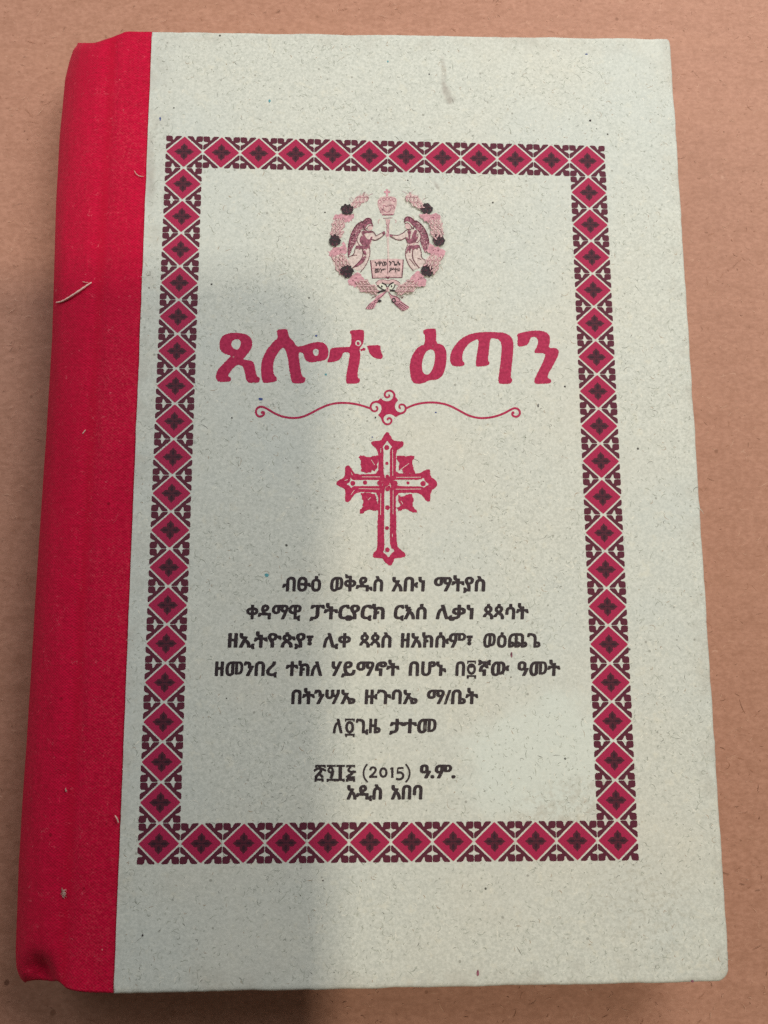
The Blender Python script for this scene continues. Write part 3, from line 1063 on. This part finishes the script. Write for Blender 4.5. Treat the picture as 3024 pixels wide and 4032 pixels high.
P.stroke(BLACK, [(260 + 22 * math.cos(k * math.pi / 6), 388 + 24 * math.sin(k * math.pi / 6)) for k in range(12)], 21, closed=True, smooth=1)
P.build('printed_year', cover)

# ------------------------------------------------------------------ emblem
XE = zoomxf(1250, 720, 3.016)


def inside(p, poly):
    r = False
    n_ = len(poly)
    for i in range(n_):
        a, b = poly[i - 1], poly[i]
        if (a[1] > p[1]) != (b[1] > p[1]) and p[0] < (b[0] - a[0]) * (p[1] - a[1]) / (b[1] - a[1]) + a[0]:
            r = not r
    return r


def mirror(poly):
    return [(1652 - x, y) for x, y in poly]


wheat = Print(XE)
W1 = [(600, 140), (605, 180), (560, 232), (500, 272), (440, 315), (400, 300), (385, 250), (430, 190), (500, 142), (560, 120)]
W2 = [(200, 425), (340, 430), (330, 500), (300, 560), (300, 640), (260, 660), (150, 620), (155, 580), (175, 500), (180, 460)]
W3 = [(165, 870), (300, 835), (360, 890), (395, 980), (330, 990), (300, 1090), (265, 1085), (235, 1040), (200, 980), (170, 920)]
W4 = [(470, 1180), (560, 1145), (620, 1190), (700, 1212), (725, 1290), (690, 1335), (600, 1312), (520, 1292), (455, 1240)]
K2 = [(195, 375), (250, 362), (310, 380), (430, 368), (437, 400), (410, 450), (345, 472), (285, 440), (200, 425), (188, 398)]
K3 = [(132, 815), (200, 770), (260, 760), (315, 708), (347, 760), (357, 822), (300, 850), (230, 870), (165, 882)]
K4 = [(440, 1048), (500, 1066), (540, 1110), (582, 1170), (500, 1190), (450, 1238), (372, 1212), (358, 1180), (380, 1130)]
dirs = {0: -0.6, 1: -1.45, 2: 1.15, 3: 0.35}
for side in (0, 1):
    mk = mirror if side else (lambda q: q)
    for n_, W_ in enumerate((W1, W2, W3, W4)):
        wheat.poly(E_LITE, rough(chaikin(mk(W_), 1), 7, 16))
    for K_ in (K2, K3, K4):
        wheat.poly(E_PINK, rough(mk(K_), 8, 16))
        cx = sum(p[0] for p in K_) / len(K_)
        cy = sum(p[1] for p in K_) / len(K_)
        for _ in range(3):
            q = mk([(cx + random.uniform(-45, 45), cy + random.uniform(-25, 25))])[0]
            wheat.disc(E_MID, q[0], q[1], random.uniform(5, 10), jit=.3)
    for n_, W_ in enumerate((W1, W2, W3, W4)):
        xs, ys = [p[0] for p in W_], [p[1] for p in W_]
        y = min(ys) + 14
        r_ = 0
        while y < max(ys):
            x = min(xs) + (14 if r_ % 2 else 30)
            while x < max(xs):
                if inside((x, y), W_):
                    a = dirs[n_] + (0.45 if (r_ % 2) else -0.45) + random.uniform(-.2, .2)
                    L_ = random.uniform(26, 36)
                    wd = random.uniform(8, 12)
                    c_, s_ = math.cos(a), math.sin(a)
                    lf = [(x + c_ * u - s_ * v_, y + s_ * u + c_ * v_) for u, v_ in ((-L_, 0), (-L_ * .3, wd), (L_ * .5, wd * .8), (L_, 0), (L_ * .5, -wd * .8), (-L_ * .3, -wd))]
                    wheat.poly(E_PALE, mk(lf))
                    wheat.stroke(E_THIN if random.random() < .8 else E_LINE, mk(lf), 4.0, closed=False, smooth=1)
                x += 44
            y += 31
            r_ += 1
# awns of the uppermost ears
for (a, b) in (((560, 122), (575, 108)), ((600, 150), (660, 128)), ((500, 142), (520, 128)), ((425, 195), (400, 170)), ((395, 215), (380, 185)), ((600, 190), (612, 185)),
               ((1060, 125), (1010, 98)), ((1110, 120), (1130, 100)), ((1180, 160), (1205, 140)), ((1250, 210), (1275, 180)), ((1060, 175), (1040, 168))):
    wheat.stroke(E_THIN, [a, b], 4)
wheat.build('emblem_wreath', cover)

gr = Print(XE)
gr.k = 130
for (cx, cy, rx, ry) in ((350, 313, 78, 62), (205, 688, 72, 76), (350, 1055, 84, 80), (1295, 305, 80, 64), (1440, 680, 76, 76), (1300, 1042, 84, 78)):
    gr.disc(BLACK, cx, cy, rx * .72, ry * .72, 18, .06)
    for i in range(17):
        a = 2 * math.pi * (i + random.uniform(-.3, .3)) / 17
        q = random.uniform(.62, .86)
        r_ = random.uniform(13, 19)
        gr.disc(BLACK, cx + rx * q * math.cos(a), cy + ry * q * math.sin(a), r_, n_=9)
    k_ = gr.k
    for i in range(26):
        a, q = random.uniform(0, 6.28), math.sqrt(random.random()) * .82
        gr.disc(E_LINE, cx + rx * q * math.cos(a), cy + ry * q * math.sin(a), random.uniform(3, 6.5), n_=7)
        gr.k = k_
gr.build('emblem_grapes', cover)

st = Print(XE)
st.k = 10
st.stroke(E_PINK, [(826, 74), (826, 165)], 26)
st.stroke(E_PINK, [(790, 108), (863, 108)], 24)
st.poly(E_PALE, chaikin([(722, 188), (765, 160), (905, 158), (942, 190), (944, 250), (918, 330), (902, 390), (768, 390), (738, 330), (708, 250)], 2))
for (x, y, r) in ((740, 225, 19), (790, 195, 17), (830, 190, 16), (870, 190, 17), (911, 205, 19), (750, 310, 13), (758, 345, 12), (905, 300, 13)):
    st.stroke(E_THIN, [(x + r * math.cos(k * math.pi / 5), y + r * math.sin(k * math.pi / 5)) for k in range(10)], 7, closed=True, smooth=1)
st.stroke(E_THIN, [(770, 330), (785, 290), (780, 260), (825, 285), (870, 260), (880, 300), (862, 335), (830, 352), (795, 338), (775, 305)], 8)
st.stroke(E_THIN, [(860, 265), (900, 262), (915, 290)], 7)
st.stroke(E_THIN, [(770, 380), (905, 376)], 13)
st.stroke(E_THIN, [(778, 420), (892, 414)], 7)
st.stroke(E_PALE, [(740, 432), (720, 450), (725, 480)], 9)
st.stroke(E_PALE, [(920, 432), (938, 452), (925, 475)], 9)
st.poly(E_PALE, [(806, 430), (864, 430), (850, 500), (852, 640), (818, 640), (822, 500)])
st.stroke(E_THIN, [(812, 480), (830, 500), (822, 560), (850, 600)], 8)
st.stroke(E_THIN, [(856, 440), (842, 520), (852, 560), (828, 625)], 7)
st.disc(E_PINK, 832, 622, 22, 20)
st.poly(E_LITE, [(822, 640), (848, 640), (852, 900), (834, 900)])
st.build('emblem_staff', cover)

ob = Print(XE)
ob.k = 30
ob.poly(E_PALE, [(630, 920), (720, 906), (830, 905), (930, 900), (1022, 910), (1005, 1125), (655, 1132)])
ob.stroke(E_LINE, [(630, 918), (655, 1132)], 12)
ob.stroke(E_LINE, [(652, 1131), (830, 1127), (1006, 1124)], 8)
ob.stroke(E_LINE, [(1020, 908), (1003, 1127)], 12)
ob.stroke(E_LINE, [(832, 900), (830, 960), (836, 1088)], 7)
ob.stroke(E_THIN, [(632, 1020), (700, 1012)], 4)
ob.stroke(E_LINE, [(810, 1112), (835, 1122), (862, 1110)], 8)
ob.stroke(E_LINE, [(820, 1126), (838, 1142), (850, 1128)], 6)
ob.build('emblem_open_book', cover)
for (t_, a_, b_, y_) in (('ነዋወ', 680, 822, 985), ('ንጌሉ', 845, 985, 980), ('መንግ', 680, 815, 1068), ('ሥተ።', 848, 980, 1058)):
    p0, p1 = XE((a_, y_)), XE((b_, y_))
    word(t_, p0[0], p1[0], p0[1], 17.5, name='emblem_word', offset=0.026, shear=0.0, z=STEP * 50)

bw = Print(XE)
bw.k = 60
bw.poly(E_PINK, chaikin([(822, 1285), (790, 1335), (730, 1385), (700, 1430), (668, 1500), (560, 1502), (620, 1430), (675, 1390), (700, 1345), (780, 1300)], 1))
bw.poly(E_PINK, chaikin([(838, 1285), (875, 1330), (950, 1345), (988, 1400), (1030, 1430), (1103, 1480), (1015, 1528), (930, 1450), (875, 1385)], 1))
bw.poly(E_PALE, chaikin([(692, 1192), (730, 1155), (800, 1145), (832, 1162), (870, 1145), (930, 1152), (985, 1190), (960, 1218), (895, 1195), (832, 1200), (770, 1195), (720, 1222)], 1))
bw.poly(WHITE, chaikin([(720, 1215), (765, 1185), (815, 1225), (820, 1265), (780, 1270)], 1))
bw.poly(WHITE, chaikin([(850, 1225), (895, 1185), (925, 1205), (905, 1262), (850, 1265)], 1))
bw.poly(E_PALE, chaikin([(812, 1235), (848, 1235), (855, 1290), (810, 1295)], 1))
for pts, a, b in (([(690, 1190), (730, 1152), (790, 1146), (832, 1162), (880, 1146), (935, 1156), (985, 1192)], 6, 6), ([(765, 1188), (805, 1205), (828, 1238)], 20, 14),
                  ([(905, 1182), (865, 1200), (840, 1236)], 20, 14), ([(712, 1216), (750, 1250), (792, 1272)], 15, 10), ([(922, 1206), (912, 1240), (890, 1262)], 15, 8),
                  ([(812, 1276), (755, 1285), (715, 1308)], 26, 16), ([(862, 1276), (920, 1280), (936, 1302)], 26, 12)):
    bw.stroke(BLACK if a > 6 else E_LINE, pts, a, b)
bw.disc(BLACK, 764, 1230, 11, 14)
bw.disc(BLACK, 880, 1228, 9, 14)
for pts in ([(820, 1290), (760, 1350), (690, 1400)], [(700, 1345), (660, 1355), (645, 1372)], [(690, 1395), (665, 1410), (700, 1425), (735, 1405)], [(845, 1290), (880, 1340), (940, 1355)],
            [(990, 1358), (1030, 1348), (1000, 1372)], [(940, 1355), (985, 1380), (975, 1410), (920, 1415)], [(830, 1240), (825, 1290)], [(620, 1435), (575, 1495)],
            [(640, 1430), (600, 1500)], [(660, 1428), (622, 1500)], [(680, 1430), (645, 1500)], [(985, 1410), (1090, 1480)], [(965, 1425), (1070, 1495)], [(945, 1430), (1050, 1505)],
            [(925, 1430), (1030, 1518)], [(880, 1390), (930, 1450), (1015, 1526)]):
    bw.stroke(E_LINE, pts, 8, 6)
bw.disc(BLACK, 738, 1402, 24, 16)
bw.stroke(BLACK, [(905 + 20 * math.cos(k * math.pi / 5), 1395 + 24 * math.sin(k * math.pi / 5)) for k in range(10)], 14, closed=True, smooth=1)
bw.build('emblem_ribbon', cover)


def angel(fl, name):
    P = Print(XE)
    P.k = 10
    for kind, mat, pts, *r in fl:
        if kind == 'p':
            P.poly(mat, rough(chaikin(pts, 1), 1.5, 14))
        elif kind == 's':
            P.stroke(mat, pts, r[0], r[1] if len(r) > 1 else None)
        elif kind == 'd':
            P.disc(mat, *pts)
        else:                                   # feather flecks inside a polygon
            xs, ys = [p[0] for p in pts], [p[1] for p in pts]
            k_ = P.k
            for _ in range(r[0]):
                x, y = random.uniform(min(xs), max(xs)), random.uniform(min(ys), max(ys))
                if inside((x, y), pts):
                    P.disc(mat, x, y, random.uniform(3, 7), random.uniform(3, 7), 6, .4)
                    P.k = k_ + (P.k - k_) % 12
            P.k = k_ + 13
    P.build(name, cover)


wl = [(560, 450), (520, 455), (470, 490), (430, 540), (400, 610), (375, 700), (362, 790), (366, 880), (395, 835), (420, 760), (450, 730), (465, 680), (475, 620), (505, 575), (545, 545)]
hl = [(538, 500), (545, 450), (575, 422), (605, 416), (635, 430), (645, 470), (658, 510), (630, 490), (600, 495), (575, 530), (562, 558), (535, 530)]
angel([
    ('p', E_LITE, [(540, 560), (650, 570), (690, 620), (650, 690), (625, 760), (628, 830), (600, 930), (510, 1060), (400, 1005), (360, 890), (430, 850), (450, 760), (465, 680), (500, 590)]),
    ('p', E_MID, wl), ('f', E_PALE, wl, 190), ('f', PLUM, wl, 110),
    ('p', E_MID, hl), ('f', PLUM, hl, 40),
    ('d', E_PALE, (624, 530, 33, 36)),
    ('s', WHITE, [(578, 550), (590, 515), (610, 498), (640, 498)], 10),
    ('s', E_LINE, [(568, 552), (585, 545), (600, 520), (622, 500), (650, 512)], 8),
    ('p', E_LITE, [(690, 628), (790, 585), (806, 600), (780, 625), (700, 680), (650, 668)]),
    ('p', E_MID, [(540, 560), (520, 590), (545, 640), (520, 625), (492, 690), (540, 742), (612, 752), (640, 690), (655, 640), (640, 635), (620, 675), (590, 665), (570, 640), (555, 600), (600, 595), (660, 590), (650, 575), (590, 575)]),
    ('p', E_LITE, [(515, 578), (482, 620), (463, 695), (525, 772), (540, 748), (493, 690), (520, 625)]),
    ('s', E_LINE, [(515, 575), (482, 620), (463, 695), (528, 775)], 8), ('s', E_LINE, [(522, 625), (495, 690), (545, 752)], 6),
    ('s', E_LINE, [(535, 545), (570, 560), (608, 580), (655, 570), (685, 605), (692, 628)], 9),
    ('s', E_LINE, [(690, 632), (745, 605), (798, 574)], 9), ('s', E_LINE, [(642, 672), (690, 686), (745, 655), (806, 602)], 9),
    ('p', E_MID, [(765, 592), (798, 572), (808, 602), (780, 618)]),
    ('p', E_MID, [(455, 742), (545, 745), (622, 742), (618, 785), (600, 770), (585, 800), (560, 775), (545, 800), (525, 775), (500, 800), (485, 770), (465, 790)]),
    ('p', E_MID, [(548, 790), (580, 820), (585, 860), (545, 850)]),
    ('p', E_MID, [(545, 870), (585, 868), (560, 930), (510, 975), (415, 1015), (480, 960), (520, 915)]),
    ('s', E_LINE, [(614, 740), (628, 820), (612, 900), (570, 990), (508, 1062)], 8),
    ('s', E_LINE, [(465, 745), (442, 795), (436, 848), (370, 880)], 8), ('s', E_LINE, [(366, 880), (420, 858), (472, 856)], 7),
    ('s', E_LINE, [(530, 770), (546, 830), (528, 900), (480, 955), (412, 1015)], 10),
    ('s', E_LINE, [(545, 455), (510, 462), (465, 495), (425, 550), (395, 620), (372, 710), (362, 790), (366, 882)], 9),
    ('s', E_LINE, [(545, 460), (575, 422), (610, 416), (640, 432), (645, 475), (660, 515)], 10),
], 'emblem_angel')
wr = [(1140, 450), (1180, 450), (1240, 500), (1290, 570), (1315, 640), (1325, 720), (1305, 760), (1290, 850), (1240, 760), (1218, 690), (1228, 620), (1200, 570), (1150, 530)]
hr = [(1030, 450), (1040, 408), (1080, 400), (1130, 425), (1155, 460), (1160, 505), (1130, 522), (1090, 470), (1050, 455), (1032, 485)]
angel([
    ('p', E_LITE, [(1060, 560), (1190, 555), (1230, 620), (1220, 690), (1200, 730), (1235, 830), (1240, 900), (1300, 925), (1220, 1015), (1130, 1040), (1060, 940), (1045, 820), (1075, 730), (1045, 640)]),
    ('p', E_MID, wr), ('f', E_PALE, wr, 190), ('f', PLUM, wr, 110),
    ('p', E_MID, hr), ('f', PLUM, hr, 30),
    ('d', E_PALE, (1075, 512, 34, 36)),
    ('s', WHITE, [(1045, 468), (1078, 462), (1110, 495), (1135, 528)], 10),
    ('s', E_LINE, [(1036, 490), (1050, 478), (1080, 476), (1105, 505), (1125, 535), (1148, 545)], 8),
    ('p', E_LITE, [(870, 615), (950, 630), (1010, 605), (1050, 580), (1045, 650), (985, 682), (930, 670)]),
    ('p', E_MID, [(1065, 570), (1100, 556), (1118, 590), (1098, 640), (1112, 680), (1130, 600), (1160, 555), (1188, 560), (1172, 640), (1196, 640), (1160, 712), (1130, 735), (1082, 718), (1050, 650), (1068, 640), (1085, 690), (1080, 620)]),
    ('p', E_LITE, [(1188, 560), (1222, 612), (1226, 662), (1180, 712), (1162, 700), (1196, 648)]),
    ('s', E_LINE, [(1190, 556), (1226, 612), (1230, 662), (1184, 716), (1160, 702), (1198, 648), (1190, 610)], 7),
    ('s', E_LINE, [(1028, 584), (1055, 556), (1110, 550), (1150, 530), (1165, 500)], 9),
    ('s', E_LINE, [(858, 612), (945, 628), (1000, 606), (1035, 582)], 9), ('s', E_LINE, [(862, 632), (920, 668), (985, 684), (1042, 652)], 9),
    ('s', E_MID, [(860, 620), (893, 628)], 20),
    ('s', E_LINE, [(1042, 640), (1060, 690), (1080, 725)], 8),
    ('p', E_MID, [(1075, 738), (1130, 745), (1205, 730), (1222, 780), (1195, 765), (1185, 800), (1165, 770), (1150, 800), (1128, 790), (1112, 770), (1100, 850), (1082, 790), (1066, 830), (1050, 838)]),
    ('s', E_PALE, [(1098, 736), (1150, 718)], 16),
    ('s', E_LINE, [(1072, 732), (1046, 800), (1046, 880), (1078, 965), (1138, 1045)], 8),
    ('s', E_LINE, [(1135, 785), (1124, 860), (1148, 935), (1212, 1012)], 10), ('s', E_LINE, [(1092, 900), (1130, 940), (1160, 985)], 7),
    ('s', E_LINE, [(1205, 735), (1236, 820), (1232, 890), (1300, 926)], 8), ('s', E_LINE, [(1190, 892), (1235, 908)], 7),
    ('s', E_LINE, [(1135, 450), (1180, 448), (1235, 492), (1288, 565), (1316, 640), (1327, 722)], 9),
    ('s', E_LINE, [(1034, 470), (1036, 415), (1075, 398), (1125, 418), (1150, 450)], 10),
], 'emblem_angel')

# ------------------------------------------------------------------ hairs pressed into the recycled paper


def paper_fibres():
    rnd = random.Random(5)
    v, f, mi = [], [], []
    mats = [plain_mat('grey_green_fibre', (.27, .295, .25)), plain_mat('dark_fibre', (.17, .175, .155)), plain_mat('brown_fibre', (.34, .25, .17)), plain_mat('pale_fibre', (.74, .74, .65)),
            plain_mat('soft_grey_fibre', (.40, .43, .37))]
    a0, a1 = Vector(BL), Vector(BR)
    b0, b1 = Vector(TL), Vector(TR)
    N = 16000
    for n_ in range(N):
        s_, t_ = rnd.uniform(.006, .992), rnd.uniform(.006, .994)
        p = a0.lerp(a1, s_).lerp(b0.lerp(b1, s_), t_)
        if noise.noise(Vector((p.x * 60, p.y * 60, 9.0))) + .5 * noise.noise(Vector((p.x * 260, p.y * 260, 3.0))) < rnd.uniform(-.75, .45):
            continue
        r_ = rnd.random()
        mt = 4 if r_ < .52 else 0 if r_ < .74 else 3 if r_ < .86 else 1 if r_ < .93 else 2
        L = min(0.0042, 0.00035 + rnd.expovariate(1 / 0.00046))
        wd = rnd.uniform(0.000035, 0.000075) * (1.5 if mt in (3, 4) else 1.0)
        if L > .0022:
            wd *= .8
        ang = rnd.uniform(0, 6.283)
        curl = rnd.gauss(0, 0.55)
        k = 4 if L < .001 else 6
        x, y = p.x, p.y
        z = T + 0.000004 + (n_ % 12) * 0.0000017
        b = len(v)
        for i in range(k + 1):
            w_ = wd * (1 - .75 * abs(2 * i / k - 1))
            v.append((x - math.sin(ang) * w_, y + math.cos(ang) * w_, z))
            v.append((x + math.sin(ang) * w_, y - math.cos(ang) * w_, z))
            x += math.cos(ang) * L / k
            y += math.sin(ang) * L / k
            ang += curl + rnd.gauss(0, .18)
        for i in range(k):
            q = b + 2 * i
            f.append((q, q + 1, q + 3, q + 2))
            mi.append(mt)
    o = link('paper_fibres', v, f, mats, cover, mi)
    o['kind'] = 'stuff'
    if o.data.polygons[0].normal.z < 0:
        o.data.flip_normals()


paper_fibres()

# ------------------------------------------------------------------ stray ink specks on the paper
P = Print(lambda p: p)
for (x, y, rx, ry, m_) in ((631, 467, 3.4, 8, BLUE), (1061, 397, 4, 6, CYAN), (1051, 2264, 8, 7, CYAN), (1283, 1474, 4, 5, CYAN), (1026, 1571, 9, 5, BLUE), (1716, 1624, 4, 3, BLUE),
                           (1245, 1322, 4, 5, BLUE), (1466, 1721, 2.6, 2.6, BLUE), (1527, 242, 3, 4, CYAN), (2310, 213, 5, 2.5, BLUE), (1690, 292, 3, 3, BLACK), (913, 1645, 3, 3, BLACK),
                           (1478, 1644, 3, 5, BLACK), (2119, 1597, 3, 7, BLACK), (2224, 1522, 4, 3.5, BLACK), (561, 3683, 4, 5, BLACK), (1272, 3467, 3.4, 3.4, BLACK),
                           (1882, 3832, 5, 13, E_MID), (2727, 3864, 6, 5, E_MID), (2014, 2577, 4, 12, E_MID), (1628, 893, 3, 8, BLACK), (1280, 836, 3, 3, BLACK), (1983, 2654, 3, 3, BLACK),
                           (2012, 2666, 2.6, 2.6, BLACK), (2324, 475, 5, 4, BLACK)):
    P.disc(m_, x + 0.0, y, rx, ry, 9, .25)
P.build('ink_specks', cover)['kind'] = 'stuff'

# ------------------------------------------------------------------ loose threads on the cloth


def spine_z(x):
    """height of the cloth under x (m)"""
    xs = [-p[0] for p in PROF[:15]]
    zs = [p[1] for p in PROF[:15]]
    return float(np.interp(-x * 1000, xs, zs)) / 1000


def tube(name, pts, r, mat, label=None, cat=None, parent=None, sides=7, taper=True):
    ps = [Vector(p) for p in pts]
    for _ in range(2):
        o_ = [ps[0]]
        for a, b in zip(ps, ps[1:]):
            o_ += [a.lerp(b, .25), a.lerp(b, .75)]
        ps = o_ + [ps[-1]]
    v, f = [], []
    n_ = len(ps)
    for i, p in enumerate(ps):
        d = (ps[min(i + 1, n_ - 1)] - ps[max(i - 1, 0)]).normalized()
        up = Vector((0, 0, 1))
        sd = d.cross(up).normalized()
        up = sd.cross(d).normalized()
        rr = r * (0.55 + 0.45 * math.sin(math.pi * min(1, max(0, (i + .5) / n_)))) if taper else r
        rr *= 1 + 0.18 * math.sin(i * 2.1)
        for k in range(sides):
            a = 2 * math.pi * k / sides
            v.append(p + (sd * math.cos(a) + up * math.sin(a)) * rr)
    for i in range(n_ - 1):
        for k in range(sides):
            a = i * sides + k
            b = i * sides + (k + 1) % sides
            f.append((a, b, b + sides, a + sides))
    f.append(tuple(range(sides))[::-1])
    f.append(tuple(range((n_ - 1) * sides, n_ * sides)))
    o = link(name, v, f, mat, parent, smooth=True)
    if label:
        o['label'] = label
        o['category'] = cat
    return o


def on_cloth(px, py, lift=0.0002):
    x = -0.07
    for _ in range(6):
        x, y, z = at(px, py, spine_z(x) + lift)
    return (x, y, z)


tube('loose_thread', [on_cloth(*p, .00034) for p in ((222, 1191), (240, 1189), (262, 1178), (290, 1160), (320, 1140), (345, 1122), (361, 1112))], 0.00023, THREAD,
     'pinkish white loose thread lying across the upper red spine', 'thread')
tube('loose_fibre', [on_cloth(*p, .00025) for p in ((529, 672), (535, 684), (545, 692), (556, 695), (566, 694))], 0.00010, LINT,
     'short curved tan fibre at the cloth edge near the top of the border', 'fibre')
tube('lint_strand', [on_cloth(*p, .0002) for p in ((325, 1108), (335, 1113), (348, 1112))], 0.00008, LINT, 'faint tan wisp just above the pinkish white thread', 'lint')
tube('lint_strand', [on_cloth(*p, .0002) for p in ((325, 1708), (331, 1700), (337, 1692))], 0.00012, LINT, 'tiny tan lint bit halfway down the red spine', 'lint')
fz = Print(lambda p: p)


def fluff(name, cx, cy, r, n_, label):
    v, f = [], []
    b = 0
    for i in range(n_):
        a = random.uniform(0, 6.28)
        q = random.random() * r
        x0, y0 = cx + math.cos(a) * q * .5, cy + math.sin(a) * q
        pts = [Vector(on_cloth(x0 + random.gauss(0, r * .3), y0 + random.gauss(0, r * .6), .0002 + random.random() * .0003)) for _ in range(3)]
        rr = 0.00005
        for p in pts:
            for k in range(4):
                an = k * math.pi / 2
                v.append(p + Vector((math.cos(an) * rr, math.sin(an) * rr, 0 if k % 2 else rr * .6)))
        for s_ in range(2):
            for k in range(4):
                f.append((b + s_ * 4 + k, b + s_ * 4 + (k + 1) % 4, b + s_ * 4 + 4 + (k + 1) % 4, b + s_ * 4 + 4 + k))
        b += 12
    o = link(name, v, f, LINT, smooth=True)
    o['label'] = label
    o['category'] = 'lint'


fluff('lint_tuft', 252, 3518, 13, 26, 'pale lint tuft on the lower part of the red spine')
fluff('lint_tuft', 260, 3113, 5, 10, 'tiny pale lint speck above the larger tuft on the spine')
tube('frayed_thread', [at(453, 3211, T + .0001), at(459, 3220, T + .0003), at(463, 3229, T + .0002), at(466, 3240, T + .0001)], 0.00016, LINT,
     'frayed pale thread end at the seam of cloth and paper', 'thread')

# ------------------------------------------------------------------ the phone that takes the picture, above the book


def phone():
    ph = empty('phone', 'black phone held above the book while its shadow falls on the cover', 'phone')
    ph.matrix_world = cam.matrix_world.copy()

    def plate(name, x0, x1, y0, y1, z0, z1, r, mat):
        pts = []
        for (cx, cy, a0) in ((x1 - r, y1 - r, 0), (x0 + r, y1 - r, 90), (x0 + r, y0 + r, 180), (x1 - r, y0 + r, 270)):
            for k in range(7):
                a = math.radians(a0 + 15 * k)
                pts.append((cx + r * math.cos(a), cy + r * math.sin(a)))
        n_ = len(pts)
        v = [(x, y, z0) for x, y in pts] + [(x, y, z1) for x, y in pts]
        f = [(i, (i + 1) % n_, (i + 1) % n_ + n_, i + n_) for i in range(n_)]
        f += [tuple(range(n_))[::-1], tuple(range(n_, 2 * n_))]
        return link(name, v, f, mat, ph)
    plate('phone_body', -0.060, 0.013, -0.132, 0.014, 0.0030, 0.0105, 0.009, PHONE)
    plate('screen', -0.058, 0.011, -0.130, 0.012, 0.0106, 0.0109, 0.008, GLASS)
    plate('camera_lens', -0.006, 0.006, -0.006, 0.006, 0.0012, 0.0029, 0.0055, GLASS)


phone()
